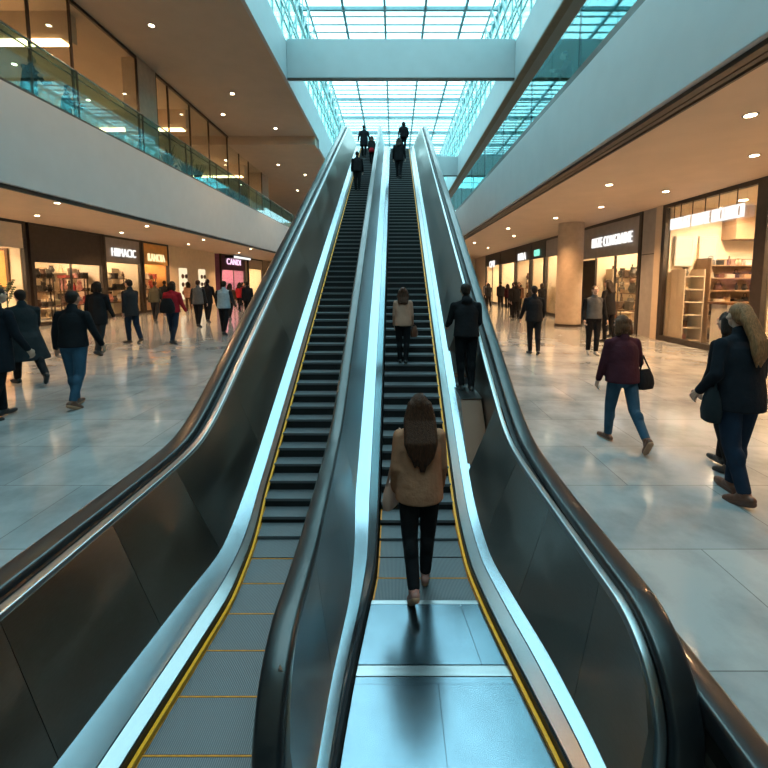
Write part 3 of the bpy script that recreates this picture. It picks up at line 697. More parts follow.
# ---- right side
shop(1, 5.4, 10.1, 4.6, M_cream, 'glazed shop front at the right edge of the picture, nearest the camera', headm=None)
sA = shop(1, 10.3, 13.85, 4.6, M_cream, 'large glazed shop front with the long hanging row of white letters', headm=None, doors=1)
letters(sA, 'sign_letters', 'FHAKLAST HRDPUE ENCLINTICH', M_sign, XRS - .12, 12.05, 4.42, 2.75, 0.36, 1)
hg = MB()
for yy in (10.9, 11.5, 12.0, 12.5, 13.0, 13.3): hg.box(XRS - .13, XRS - .11, yy - .008, yy + .008, 4.60, SO - .12)
hg.build('hanger_rods', M_bronze, sA)
W = 'in the long white lettered shop'
shelf_unit(10.0, 13.0, 13.1, 13.75, FZ, 3.35, 7, 'long cream shelf unit crowded with goods in the shop with hanging white letters', [0, 1, 1, 2, 3, 4], ALLK, 'on crowded shelves ' + W, 0.97, m=M_brownw, s0=0.72, maxn=84)
shelf_unit(9.2, 9.85, 13.1, 13.75, FZ, 3.0, 6, 'narrow shelf unit of mixed goods at the left end of the big lit window', [2, 3, 4, 6, 1], ALLK, 'on narrow shelves ' + W, 0.97, m=M_beige, s0=0.85, maxn=14)
ct = thing('counter', 'white shop counter with a dark wooden top behind the large window', 'counter', (10.3, 12.3, FZ))
MB().box(9.72, 10.62, 12.0, 12.6, FZ, 1.93).build('body', mat('white_laminate', (.72, .68, .62), .4, var=.03), ct)
MB().box(9.62, 10.98, 11.92, 12.68, 1.93, 2.0).build('top', M_wood, ct, bevel=.01)
MB().box(10.66, 10.86, 12.0, 12.6, FZ, 1.93).build('end_panel', M_beige, ct)
struct(MB().box(10.8, 13.5, 13.2, 13.79, 3.95, 4.99).build('wall_bulkhead', M_brownw))
for i, (px_, nm_) in enumerate(((9.55, 'left'), (10.35, 'right'))):
    wl = thing('wall_washer', 'warm glowing wall light on the shop end wall, %s one of the pair' % nm_, 'light', (px_, 13.7, 3.2))
    MB().box(px_ - .3, px_ + .3, 13.72, 13.79, 3.1, 4.1).build('backplate', M_cream, wl)
    MB().box(px_ - .27, px_ + .27, 13.70, 13.718, 3.13, 4.07).build('diffuser', lamp_mat('wall_wash', (1.0, .74, .46), 0.9), wl)
# pier between
pr = MB(); pr.box(XRS - .05, XRS + .3, 14.02, 15.05, FZ, SO); struct(pr.build('wall_pier_right', M_greyp))
struct(MB().box(XRS - .08, XRS + .1, 13.95, 14.28, FZ, SO).build('trim_6', M_beige)); struct(MB().box(XRS - .06, XRS, 14.3, 15.05, 3.55, 3.58).build('trim_7', M_dark))
sB = shop(1, 15.2, 20.2, 4.2, M_cream, 'shop front with white sign letters on a grey panel beside the round column', ('HATE CONGRAINE', 17.2, 4.30, 3.1, 0.42), M_sign, 1.35, M_greyp, doors=3)
shelf_unit(10.2, 12.6, 19.3, 19.95, FZ, 3.2, 6, 'shelf unit of shoes and bags at the end of the shop beside the round column', [0, 1, 2, 3, 4], ALLK, 'on the shelves of the shop beside the round column', .9, s0=1.1, maxn=32)
MB_ = thing('shop_door', 'dark open door leaf at the left end of the shop with the grey sign panel', 'door', (XRS, 19.5, FZ)); MB().box(XRS + .1, XRS + .16, 18.7, 20.0, FZ, 3.6).build('leaf', M_dark, MB_); MB().tube((XRS + .06, 18.85, 1.5), (XRS + .06, 18.85, 2.1), .02).build('handle', M_rail, MB_)
for ya, yb, lab, sg, sm in ((20.5, 24.6, 'unlit grey panelled shop front just beyond the round column', None, None),
        (24.8, 27.2, 'narrow shop front with a small green glowing sign on the right side', ('CAMO', 26.0, 4.4, .9, .4), M_signg),
        (27.4, 30.6, 'shop front with a small white box sign far down the right side', ('HIBA', 29.0, 4.35, 1.7, .5), M_sign),
        (30.8, 35.0, 'dark framed shop front far down the right walkway', None, None),
        (35.2, 40.5, 'farthest shop front on the right with a white round sign', ('OMI', 37.8, 4.2, 1.8, .6), M_sign)):
    shop(1, ya, yb, 4.0, M_cream, lab, sg, sm, 0.95, M_greyp if 'unlit' in lab else M_dark)
slab('wall_end_right', M_cream, XRF + .1, XRS + .2, 46, 46.2, FZ, SO)
# ---- left side
s1 = shop(-1, 12.0, 17.55, 4.5, M_cream, 'wide cream shop front at the left edge of the picture', None, None, 1.0, mat('cream_sign', (.62, .54, .45), .6, var=.04))
s2 = shop(-1, 17.9, 22.15, 4.2, M_beige, 'dark framed shop front with two lit display windows on the left', None, None, 1.55, M_dark, doors=2)
s3 = shop(-1, 22.4, 25.5, 4.2, M_cream, 'shop front with white sign letters over bright shelves on the left', ('HIIMACIC', 23.95, 4.25, 2.1, .46), M_sign, 1.35, M_greyp, doors=1)
s4 = shop(-1, 25.8, 28.6, 4.2, M_orange, 'orange shop front with a cream glowing sign on the left', ('RANOIA', 27.2, 4.15, 1.9, .5), M_signy, 1.3, M_orange, doors=1)
def left_shelves(ya, yb, lab, where, cols, n=6, zt=3.3, mx=30, xx=None):
    # shelves on the far end wall of a left shop
    x0, x1 = xx or (-19.5, -16.85)
    shelf_unit(x0, x1, yb - .75, yb - .1, FZ, zt, n, lab, cols, ALLK, where, .9, s0=1.25, maxn=mx)
def back_shelves(y0, y1, xb, zt, n, lab, where, cols, mx=30):
    t = thing('shelf_unit', lab, 'shelves', (xb + .3, (y0 + y1) / 2, FZ))
    MB().box(xb, xb + .03, y0, y1, FZ, zt).build('back_panel', M_cream, t)
    for y in (y0, y1 - .03): MB().box(xb + .03, xb + .55, y, y + .03, FZ, zt).build('side_panel', M_cream, t)
    c = 0
    for k in range(n):
        z = FZ + .1 + (zt - FZ - .35) * k / (n - 1)
        MB().box(xb + .03, xb + .55, y0 + .03, y1 - .03, z - .03, z).build('shelf_board', M_cream, t)
        y = y0 + .25
        while y < y1 - .2 and c < mx:
            kd = random.choice(ALLK + ['soft_toy'])
            put_item(kd, random.choice(cols), xb + .33, y, z, fit(kd, random.uniform(1.2, 1.8), (zt - FZ - .35) / (n - 1) - .03 if k < n - 1 else .24), where); c += 1; y += random.uniform(.4, .5)
left_shelves(12.0, 17.2, 'shelf unit of dark goods in the cream shop at the left edge', 'on the shelves in the left edge shop', [1, 2, 3, 4], 4, 3.0, 14, (-19.8, -17.6))
left_shelves(17.9, 22.15, 'shelf unit inside the dark framed shop with two windows', 'on the end shelves of the dark framed shop', [0, 1, 4, 3], 6, 3.3, 30)
back_shelves(18.2, 21.3, -19.75, 3.2, 6, 'back wall shelves of red and pink goods in the dark framed shop', 'on the back shelves of the dark framed shop', [5, 6, 0, 2, 5], 30)
left_shelves(22.4, 25.5, 'shelf unit on the end wall of the white lettered shop on the left', 'on the end shelves of the white lettered left shop', [0, 3, 6, 2], 6, 3.4, 30)
back_shelves(22.6, 24.6, -19.75, 3.3, 6, 'back wall shelves in the white lettered shop on the left', 'on the back shelves of the white lettered left shop', [0, 3, 6, 4], 22)
left_shelves(25.8, 28.6, 'shelf unit of goods in the orange shop', 'on the shelves of the orange shop', [0, 2, 3, 6, 1], 5, 3.2, 26)
def display_table(side, ya, yb, lab, where, cols, ncol=6):
    xf = XRS if side > 0 else XLS
    xa, xb_ = sorted((xf + side * .45, xf + side * 1.05))
    t = thing('display_table', lab, 'table', ((xa + xb_) / 2, (ya + yb) / 2, FZ))
    for z, w_ in ((.75, 0), (1.45, .16), (2.1, .2)):
        MB().box(xa + w_, xb_ - w_, ya, yb, FZ + z, FZ + z + .04).build('board', M_wood, t)
    for yy in (ya + .03, yb - .07):
        for xx in (xa + .2, xb_ - .24): MB().box(xx, xx + .04, yy, yy + .04, FZ, FZ + 2.1).build('post', M_bronze, t)
    for z in (.79, 1.49, 2.14):
        for k in range(ncol):
            kd = random.choice(ALLK + ['soft_toy', 'vase'])
            put_item(kd, random.choice(cols), (xa + xb_) / 2, ya + (yb - ya) * (k + .5) / ncol, FZ + z, fit(kd, random.uniform(1.5, 2.2), .66), where)
display_table(-1, 18.1, 19.8, 'tall display table of dark goods in the left window of the dark framed shop', 'in the left window of the dark framed shop', [1, 1, 4, 0, 2], 5)
display_table(-1, 20.3, 22.0, 'tall table of red and pink goods in the right window of the dark framed shop', 'in the right window of the dark framed shop', [5, 6, 5, 1, 2], 5)
display_table(-1, 22.7, 25.2, 'tall display table of mixed goods in the window of the white lettered left shop', 'in the window of the white lettered left shop', [0, 1, 2, 4, 6], 6)
display_table(-1, 26.1, 28.3, 'tall display table of goods in the window of the orange shop', 'in the window of the orange shop', [0, 1, 2, 5], 6)
display_table(1, 15.5, 17.9, 'tall display table of goods in the window of the shop beside the round column', 'in the window beside the round column', [1, 2, 4, 3], 6)
display_table(1, 21.0, 24.2, 'tall display table in the window of the grey panelled shop', 'in the grey panelled shop window', [0, 3, 4, 2], 6)
display_table(1, 27.8, 30.3, 'tall display table in the window under the small white box sign', 'in the window under the white box sign', [2, 1, 3], 5)
# cream shop at the left edge: a framed picture, a bare branching plant, a low counter
fp = thing('framed_picture', 'brown framed picture on the end wall of the cream shop at the left edge', 'picture', (-16.75, 17.45, 3.2))
MB().box(-17.3, -16.2, 17.42, 17.495, 2.3, 4.0).build('frame', M_wood, fp); MB().box(-17.2, -16.3, 17.41, 17.419, 2.4, 3.9).build('picture', M_orange, fp)
bp_ = thing('branching_plant', 'dark branching plant in a pot in the cream shop at the left edge', 'plant', (-15.98, 17.0, FZ))
MB().frus([(-15.98, 17.0, FZ, .2, .22), (-15.98, 17.0, FZ + .6, .25, .25)], 20).build('pot', M_pot, bp_, smooth=True)
bb = MB(); bb.capsule((-15.98, 17.0, FZ + .55), (-15.96, 17.02, FZ + 1.5), .03, .02, 8, 2)
for k in range(9):
    a = k * 2.4; p = np.array((-15.97, 17.01, FZ + 1.0 + .06 * k)); q = p + np.array((math.cos(a) * .26, math.sin(a) * .26, .55)); bb.capsule(p, q, .016, .008, 6, 2)
    for w in range(4): bb.ell(p + (q - p) * (.5 + .16 * w), (.07, .05, .035))
bb.build('branches', M_leaf, bp_, smooth=True)
slab('wall_niche_left', M_cream, XLS - .3, XLS, 28.75, 36.2, FZ, SO)
for k, (yy, w_) in enumerate(((30.6, 'nearer the orange shop'), (33.6, 'nearer the purple shop'))):
    nt_ = thing('wall_display', 'small framed display of dark round goods on the cream wall, %s' % w_, 'display', (XLS + .05, yy, 2.2))
    MB().box(XLS + .001, XLS + .06, yy - .55, yy + .55, 1.3, 3.6).build('board', lamp_mat('lit_display', (1, .78, .5), 0.55), nt_)
    for a in range(3):
        for b in range(2): MB().ell((XLS + .13, yy - .25 + .5 * b, 1.8 + .6 * a), (.07, .17, .17)).build('round_good', mat('goods_brown', (.2, .09, .045)), nt_, smooth=True)
s5 = shop(-1, 37.4, 43.2, 4, mat('plum_wall', (.40, .16, .30), .6), 'shop front with bright pink and white signs far down the left walkway', ('CANDI', 40.3, 4.5, 3.4, .55), M_signp, 1.3, mat('plum_panel', (.10, .03, .07), .5), light=1.0)
scr = thing('sign_box', 'projecting white glowing sign above the pink shop far on the left', 'sign', (XLS + .5, 40, 4.9)); MB().box(XLS + .1, XLS + .9, 38.2, 42.6, 4.78, 5.0).build('box', M_dark, scr); MB().box(XLS + .905, XLS + .915, 38.2, 42.6, 4.79, 4.99).build('face', M_sign, scr)
s6 = shop(-1, 44.4, 49.0, 4, M_cream, 'farthest pale shop front on the left walkway', None, None, 1.0, M_beige)
slab('wall_end_left', M_cream, XLS - 1, XLF + 2, 54, 54.2, FZ, SO)
slab('wall_shopline_left', M_dark, XLS - .2, XLS, -8, 11.9, FZ, SO)
slab('wall_shopline_left_far', M_beige, XLS - .2, XLS, 49.2, 54, FZ, SO)
slab('wall_shopline_right', M_beige, XRS, XRS + .2, -8, 5.3, FZ, SO)
slab('wall_shopline_right_far', M_beige, XRS, XRS + .2, 40.6, 46, FZ, SO)
# ------------------------------------------------------------------ planters in the left gallery
def planter(x, y, label, h):
    t = thing('potted_plant', label, 'plant', (x, y, UZ), 'planters along the left gallery rail')
    MB().frus([(x, y, UZ, .22, .22), (x, y, UZ + .5, .28, .28)], 20).build('pot', M_pot, t, smooth=True)
    lf = MB(); rnd = random.Random(int(y * 100))
    for k in range(46):
        a = rnd.uniform(0, 6.28); e = rnd.uniform(1.08, 1.52); l = h * rnd.uniform(.5, 1.0)
        d = Vector((math.cos(a) * math.cos(e), math.sin(a) * math.cos(e), math.sin(e)))
        p = Vector((x, y, UZ + .48)); q = p + d * l * .6; w = Vector((-math.sin(a), math.cos(a), 0)) * .055; tip = p + d * l + Vector((math.cos(a), math.sin(a), -.6)) * .12
        n_ = Vector((0, 0, .006))
        lf.add([p, q + w, tip, q - w, q + n_], [(0, 1, 4), (1, 2, 4), (2, 3, 4), (3, 0, 4), (0, 3, 2, 1)])
    lf.build('leaves', M_leaf, t)
for k, y in enumerate((17.7, 19.2, 20.7, 22.2, 23.7, 25.2, 26.7, 28.2)):
    planter(-10.25 + (k % 3) * .1 - .1, y, 'leafy potted plant standing behind the left gallery glass screen', 1.3 + .12 * (k % 2))


# ------------------------------------------------------------------ people
def remesh(mb, vox, name, m, parent, smooth_it=3):
    me = mb.mesh('tmp'); o = bpy.data.objects.new('tmp', me); COL.objects.link(o)
    md = o.modifiers.new('r', 'REMESH'); md.mode = 'VOXEL'; md.voxel_size = vox; md.use_smooth_shade = True
    if smooth_it:
        ms = o.modifiers.new('s', 'SMOOTH'); ms.iterations = smooth_it; ms.factor = 0.5
    dg = bpy.context.evaluated_depsgraph_get()
    out = bpy.data.meshes.new_from_object(o.evaluated_get(dg))
    bpy.data.objects.remove(o); bpy.data.meshes.remove(me)
    out.name = name
    out.materials.clear(); out.materials.append(m)
    out.polygons.foreach_set('use_smooth', [True] * len(out.polygons))
    ob = bpy.data.objects.new(name, out); COL.objects.link(ob); ob.parent = parent
    return ob
SKIN = [mat('skin_light', (.55, .34, .25), .5, var=.06), mat('skin_tan', (.36, .20, .13), .5, var=.06), mat('skin_brown', (.16, .08, .05), .5, var=.06)]
def cloth(name, col): return mat('cloth_' + name, col, 0.9, var=0.16, scale=7, bump=0.5, bscale=14, spec=0.12)
BLACK = cloth('black', (.012, .012, .014)); NAVY = cloth('navy', (.011, .013, .018)); CHAR = cloth('charcoal', (.024, .025, .028)); JEANS = cloth('blue_jeans', (.032, .072, .115))
DJEANS = cloth('dark_jeans', (.014, .024, .044)); CAMEL = cloth('camel', (.37, .17, .10)); PLUM = cloth('plum', (.060, .017, .025)); RED = cloth('red', (.32, .016, .026)); GREY = cloth('grey', (.11, .11, .115))
LBLUE = cloth('light_blue', (.27, .36, .42)); BROWNC = cloth('brown', (.12, .06, .035)); CREAMC = cloth('cream', (.44, .25, .18)); TEALC = cloth('teal_grey', (.016, .020, .023)); OLIVE = cloth('olive', (.06, .06, .045))
LEATHER = mat('brown_leather', (.10, .035, .018), .45, var=.2); SOLE = mat('tan_sole', (.35, .18, .10), .6); BLKSHOE = mat('black_shoe', (.014, .013, .013), .45)
HAIRD = mat('dark_hair', (.018, .010, .007), .55, var=.4, scale=18, stretch=(6, 6, 1), bump=.6, bscale=30, spec=.2)
HAIRB = mat('brown_hair', (.055, .020, .010), .5, var=.5, scale=18, stretch=(6, 6, 1), bump=.6, bscale=30, spec=.2)
HAIRL = mat('auburn_hair', (.11, .045, .020), .5, var=.4, scale=18, stretch=(6, 6, 1), bump=.6, bscale=30, spec=.25)
HAIRY = mat('blond_hair', (.26, .12, .05), .5, var=.4, scale=18, stretch=(6, 6, 1), bump=.6, bscale=30, spec=.25)
def rotx(p, c, a):   # tilt about the x axis through c (positive = lean forward, +y)
    y, z = p[1] - c[1], p[2] - c[2]; ca, sa = math.cos(a), math.sin(a)
    return np.array([p[0], c[1] + y * ca + z * sa, c[2] - y * sa + z * ca])
def person(label, loc, h, facing=0.0, top=BLACK, trousers=BLACK, shoes=BLKSHOE, hair='short', hairm=None, skin=0, lean=4, turn=0, nod=0,
           legs=((18, 8, 0), (-14, 14, 30)), arms=((-14, 14, 8), (18, 18, 8)), coat=None, hem=.80, female=False, wide=1.0, vox=0.012, group=None, vest=None, hood=False, loose=1.1, cap=None, skirt=False, tail=0.0, sole=None, ground=True):
    """facing 0 = walking away (+y).  legs: (thigh forward, knee bend, toe-down) left, right; arms: (forward, elbow bend, outward) left, right."""
    k = h / 1.75
    t = thing('person', label, 'person', loc, group, R(facing)); t['_o'] = (0, 0, 0)
    wide = 1 + (wide - 1) * .55
    shw = (.165 if female else .19) * wide; hipw = .095
    le = R(lean); pc = np.array([0, 0, .93])
    U = lambda x, y, z: rotx(np.array([x, y, z], float), pc, le)
    J = {}
    for sgn, (a, b, toe), nm in ((-1, legs[0], 'L'), (1, legs[1], 'R')):
        hip = np.array([sgn * hipw, 0, .92]); a_, b_ = R(a), R(a - b)
        knee = hip + .435 * np.array([-.02 * sgn, math.sin(a_), -math.cos(a_)]); ank = knee + .415 * np.array([-.05 * sgn, math.sin(b_), -math.cos(b_)])
        q = R(toe) ; fd = np.array([sgn * .15, math.cos(q), -math.sin(q)]); fd /= np.linalg.norm(fd)
        up = np.array([0, math.sin(q), math.cos(q)])
        heel = ank - fd * .045 - up * .045; ball = ank + fd * .13 - up * .055
        J[nm] = (hip, knee, ank, fd, up, heel, ball)
    low = min(min(J[n][5][2] - .035, J[n][6][2] - .03) for n in 'LR')
    A = {}
    for sgn, (a, e, o_), nm in ((-1, arms[0], 'L'), (1, arms[1], 'R')):
        sh = U(sgn * shw, -.005, 1.385)
        def dr(f, out): return np.array([sgn * math.sin(R(out * .6)), math.sin(R(f)) * math.cos(R(out)), -math.cos(R(f)) * math.cos(R(out))])
        el = sh + .285 * dr(a, o_); fo = dr(a + e, o_ - 6 - (e * .25 if e > 40 else 0)); wr = el + .25 * fo
        A[nm] = (sh, el, wr, fo, sgn)
    off = np.array([0, 0, -low])
    sc_ = lambda p: tuple((np.asarray(p) + off) * k)
    class PB(MB):
        def c(s, p0, p1, r0, r1, n=12): return s.capsule(sc_(p0), sc_(p1), r0 * k, r1 * k, n)
        def e(s, c, rad, rot=None): return s.ell(sc_(c), tuple(q * k for q in rad), rot)
    rl = Matrix.Rotation(-le, 3, 'X')
    nk = U(0, -.01, 1.47); hc0 = U(0, .025, 1.63)
    hr = Matrix.Rotation(R(turn), 3, 'Z') @ Matrix.Rotation(-R(nod) - le * .3, 3, 'X')
    H = lambda x, y, z: hc0 + np.array(hr @ Vector((x, y, z)))
    # ---- body: one continuous skin
    b = PB()
    b.e(H(0, -.008, .025), (.074, .094, .095), hr); b.e(H(0, .03, -.045), (.056, .062, .062), hr); b.e(H(0, .045, -.075), (.035, .04, .03), hr)
    b.c(H(0, .085, .02), H(0, .108, -.02), .010, .016); b.e(H(0, .082, .035), (.055, .018, .014), hr); b.e(H(0, .088, -.06), (.026, .014, .006), hr); b.e(H(0, .086, -.072), (.022, .013, .006), hr)
    for sx in (-1, 1): b.e(H(sx * .078, -.005, 0), (.012, .022, .034), hr); b.e(H(sx * .04, .066, -.015), (.024, .018, .018), hr)
    b.c(U(0, -.012, 1.43), H(0, -.012, -.05), .058, .052)
    b.e(U(0, 0, 1.27), (.15, .105, .18), rl); b.c(U(-shw * .75, 0, 1.37), U(shw * .75, 0, 1.37), .052, .052); b.c(U(0, -.01, 1.43), U(-shw * .9, 0, 1.385), .05, .042); b.c(U(0, -.01, 1.43), U(shw * .9, 0, 1.385), .05, .042); b.e(U(0, 0, 1.08), (.132, .095, .15), rl); b.e((0, -.012, .94), (.152, .106, .11))
    for n in 'LR':
        hip, kn, an, fd, up, heel, ball = J[n]
        b.c(hip, kn, .080, .054); b.c(kn, an, .052, .036); b.e(kn + (an - kn) * .3 - np.array([0, .018, 0]), (.047, .052, .10)); b.c(heel, ball, .032, .028); b.c(ball, ball + fd * .05, .027, .018)
        sh, el, wr, fo, sg = A[n]
        b.c(sh, el, .048, .038); b.c(el, wr, .039, .026)
        side = np.cross(fo, [sg, 0, 0]); 
        if np.linalg.norm(side) < .2: side = np.array([0, 0, 1.0])
        side = side / np.linalg.norm(side); side = side if side[1] > -0.2 else -side
        nrm = np.cross(side, fo); nrm = nrm / np.linalg.norm(nrm); nrm = nrm if nrm[0] * sg < 0 else -nrm
        for q in (-.022, 0, .022): b.c(wr + fo * .01 + side * q * .6, wr + fo * .085 + side * q, .016, .0135, 8)
        for q, L in ((-.031, .060), (-.010, .076), (.011, .082), (.032, .074)):
            p0 = wr + fo * .085 + side * q; p1 = p0 + fo * L * .48 + nrm * L * .12; p2 = p1 + fo * L * .28 + nrm * L * .30; p3 = p2 + fo * L * .10 + nrm * L * .28
            b.c(p0, p1, .0098, .0090, 8); b.c(p1, p2, .0090, .0082, 8); b.c(p2, p3, .0082, .0075, 8)
        p0 = wr + fo * .028 + side * .026; p1 = p0 + fo * .036 + side * .026 + nrm * .010; p2 = p1 + fo * .032 + nrm * .012 + side * .004
        b.c(p0, p1, .0125, .0105, 8); b.c(p1, p2, .0105, .009, 8)
    remesh(b, vox * k, 'body', SKIN[skin], t, 2)
    # ---- trousers
    tr_ = PB()
    if skirt: pass
    tr_.e((0, -.012, .93), (.174, .128, .145))
    for n in 'LR':
        hip, kn, an, fd, up, heel, ball = J[n]
        tr_.c(hip, kn, .094 * loose, .068 * loose); tr_.c(kn, an + (kn - an) * .06, .066 * loose, .050 * loose); tr_.e(kn + (an - kn) * .28 - np.array([0, .02, 0]), (.056 * loose, .062 * loose, .11))
    remesh(tr_, max(vox, .011) * k, 'trousers', trousers, t)
    # ---- top: torso and sleeves
    tp = PB(); g = .022
    tp.e(U(0, 0, 1.27), (.152 + g + .012, .105 + g + .008, .195), rl); tp.c(U(-shw * .75, 0, 1.365), U(shw * .75, 0, 1.365), .066, .066); tp.c(U(0, -.01, 1.44), U(-shw * .9, 0, 1.385), .062, .052); tp.c(U(0, -.01, 1.44), U(shw * .9, 0, 1.385), .062, .052); tp.e(U(0, 0, 1.08), (.15 + g, .112 + g, .17), rl)
    tp.c(U(0, -.012, 1.43), U(0, -.006, 1.50), .082, .070)
    zz = [(1.36, .140 + g, .098 + g), (1.28, .165 + g, .112 + g), (1.2, .160 + g, .116 + g), (1.12, .156 + g, .118 + g), (1.0, .168 + g, .130 + g), (.90, .178 + g, .140 + g), (hem, .180 + g + tail, .142 + g + tail)]
    zz = [q for q in zz if q[0] > hem] + [zz[-1]]
    rings = []
    for z, rx, ry in zz:
        lz = max(z, .93); c = U(0, -.005, lz) if z >= .93 else np.array([0, -.005 - tail * .5, z])
        rings.append([sc_((c[0] + rx * wide * math.cos(6.2832 * q / 24), c[1] + ry * math.sin(6.2832 * q / 24), c[2])) for q in range(24)])
    tp.loops(rings)
    tops2 = PB()
    for n in 'LR':
        sh, el, wr, fo, sg = A[n]
        for tgt in (tp if vest is None else tops2,):
            if vest is not None: tgt = PB()
            tgt.c(sh, el, .060, .054); tgt.c(el, wr - fo * .01, .055, .042)
            if vest is not None: remesh(tgt, max(vox, .011) * k, 'sleeve', vest, t, 3)
    if hood: tp.e(U(0, -.085, 1.455), (.095, .06, .075))
    nm = coat or 'jacket'
    remesh(tp, max(vox, .011) * k, nm, top, t, 4)
    # ---- shoes
    for n in 'LR':
        hip, kn, an, fd, up, heel, ball = J[n]
        s_ = PB(); s_.c(heel, ball, .040, .037); s_.c(ball, ball + fd * .045 - up * .004, .038, .031); s_.c(an + (kn - an) * .12, an, .047, .050); s_.c(an, ball - fd * .05, .046, .036)
        so = remesh(s_, max(vox * .8, .008) * k, 'shoe', shoes, t, 2)
        if sole is not None:
            s2 = PB(); s2.c(heel - up * .026, ball - up * .024, .036, .036); s2.c(ball - up * .024, ball + fd * .055 - up * .022, .036, .024)
            remesh(s2, max(vox * .8, .008) * k, 'sole', sole, so, 1)
    # ---- hair
    hm = hairm or HAIRD
    hb = PB()
    if cap is None:
        hb.e(H(0, -.022, .035), (.084, .098, .094), hr); hb.e(H(0, -.055, -.005), (.074, .062, .075), hr)
        if hair == 'short': pass
        elif hair == 'bob':
            for sx in (-1, 0, 1): hb.c(H(sx * .055, -.05, .03), H(sx * .075, -.065, -.10), .055, .050)
            hb.e(H(0, -.06, -.04), (.098, .07, .08), hr)
        elif hair == 'long':
            for q_, sx in enumerate((-1.25, -.9, -.55, -.2, .15, .5, .85, 1.2)):
                dl = (.0, .05, .02, .07, .03, .08, .02, .04)[q_] + .035 * (1 - abs(sx) / 1.3)
                p0 = H(sx * .05, -.06, .03); p1 = H(sx * .080, -.080 - .012 * (1.3 - abs(sx)), -.10); p2 = U(sx * .088, -.150 - .012 * (1.3 - abs(sx)), 1.36); p3 = U(sx * .070, -.160, 1.27 - dl * .5); p4 = U(sx * .050 + .01 * math.sin(q_ * 5), -.155, 1.22 - dl)
                hb.c(p0, p1, .050, .046); hb.c(p1, p2, .046, .038); hb.c(p2, p3, .038, .028); hb.c(p3, p4, .028, .010)
        elif hair == 'ponytail':
            for q_, sx in enumerate((-1, -.4, .2, .8)):
                p0 = H(sx * .02, -.09, .06); p1 = H(sx * .035, -.135, -.02); p2 = U(sx * .045 + .01, -.165, 1.42); p3 = U(sx * .048 + .015, -.175, 1.32); p4 = U(sx * .03 + .02, -.165, 1.20 + .03 * (q_ % 2))
                hb.c(p0, p1, .030, .034); hb.c(p1, p2, .034, .036); hb.c(p2, p3, .036, .032); hb.c(p3, p4, .032, .008)
        elif hair == 'bun': hb.e(H(0, -.11, .06), (.05, .045, .048))
        elif hair == 'loose':
            for sx in (-1.1, -.5, .1, .6, 1.1):
                p0 = H(sx * .055, -.055, .02); p1 = H(sx * .085, -.08, -.10); p2 = U(sx * .08, -.135, 1.39)
                hb.c(p0, p1, .054, .052); hb.c(p1, p2, .048, .026)
        remesh(hb, max(vox * .9, .008) * k, 'hair', hm, t, 2)
    else:
        hb.e(H(0, -.035, .0), (.078, .085, .07), hr); remesh(hb, max(vox * .9, .008) * k, 'hair', hm, t, 2)
        cb = PB(); cb.e(H(0, -.012, .062), (.090, .104, .075), hr); cb.e(H(0, .085, .045), (.062, .055, .010), hr); remesh(cb, max(vox * .9, .008) * k, 'cap', cap, t, 2)
    t['_A'] = 0
    # world points of the hands for bags
    Mw = Matrix.Translation(loc) @ Matrix.Rotation(R(facing), 4, 'Z')
    return t, {n: tuple(Mw @ Vector(sc_(A[n][2] + A[n][3] * .09))) for n in 'LR'}, {n: tuple(Mw @ Vector(sc_(A[n][0] + np.array([0, 0, .06])))) for n in 'LR'}
def bag(name, label, cat, c, size, m, strap_to=None, rz=0, strapm=None):
    t = thing(name, label, cat, c)
    w, d, hh = size
    b = MB(); Rz = Matrix.Rotation(R(rz), 3, 'Z')
    rings = []
    for z, fx, fy in ((-.5, .55, .55), (-.46, .92, .92), (-.2, 1.0, 1.05), (.15, .88, .85), (.40, .66, .5), (.5, .5, .25)):
        rg = []
        for q in range(20):
            a = 6.2832 * q / 20; v = Rz @ Vector((w / 2 * fx * math.copysign(abs(math.cos(a)) ** .7, math.cos(a)), d / 2 * fy * math.copysign(abs(math.sin(a)) ** .7, math.sin(a)), z * hh)); rg.append((c[0] + v.x, c[1] + v.y, c[2] + v.z))
        rings.append(rg)
    b.loops(rings); o = b.build('bag_body', m, t, smooth=True)
    s = MB()
    if strap_to is not None:
        e1 = np.array(c) + np.array(Rz @ Vector((-w * .3, 0, hh * .45))); e2 = np.array(c) + np.array(Rz @ Vector((w * .3, 0, hh * .45))); p = np.array(strap_to)
        s.capsule(e1, p, .010, .010, 8, 2); s.capsule(p, e2, .010, .010, 8, 2); s.build('strap', strapm or m, t, smooth=True)
    return t
FAST_VOX = 0.0056
# -- on the escalators
t, hd, sh = person('woman in a camel jacket with long brown hair stepping onto the right escalator', (0.21, 3.27, 0.012), 1.63, 3, CAMEL, BLACK, mat('pink_shoe', (.36, .16, .13), .5), 'long', HAIRB, 0, lean=3, female=True, wide=1.12,
       legs=((-4, 22, 42), (6, 4, 0)), arms=((-4, 22, 10), (4, 16, 9)), hem=.82, vox=FAST_VOX, sole=SOLE, coat='jacket')
bag('handbag', 'small pinkish tan handbag hanging at the left hip of the woman in camel', 'handbag', (hd['L'][0] - .03, hd['L'][1] - .02, hd['L'][2] + .03), (.19, .09, .23), mat('pink_leather', (.46, .25, .19), .45), sh['L'], 60)
t, hd, sh = person('woman in a cream top and dark trousers riding up the right escalator', (0.14, 6.42, S(6.42) + .02), 1.18, -2, CREAMC, BLACK, BLKSHOE, 'loose', HAIRB, 0, lean=1, female=True, wide=1.05, legs=((4, 6, 0), (-3, 6, 0)), arms=((4, 12, 8), (2, 20, 10)), hem=.86, vox=.009)
bag('handbag', 'small brown handbag at the right side of the woman in the cream top', 'handbag', (hd['R'][0] + .03, hd['R'][1], hd['R'][2] - .06), (.15, .08, .17), LEATHER, (hd['R'][0], hd['R'][1], hd['R'][2] + .08), 40)
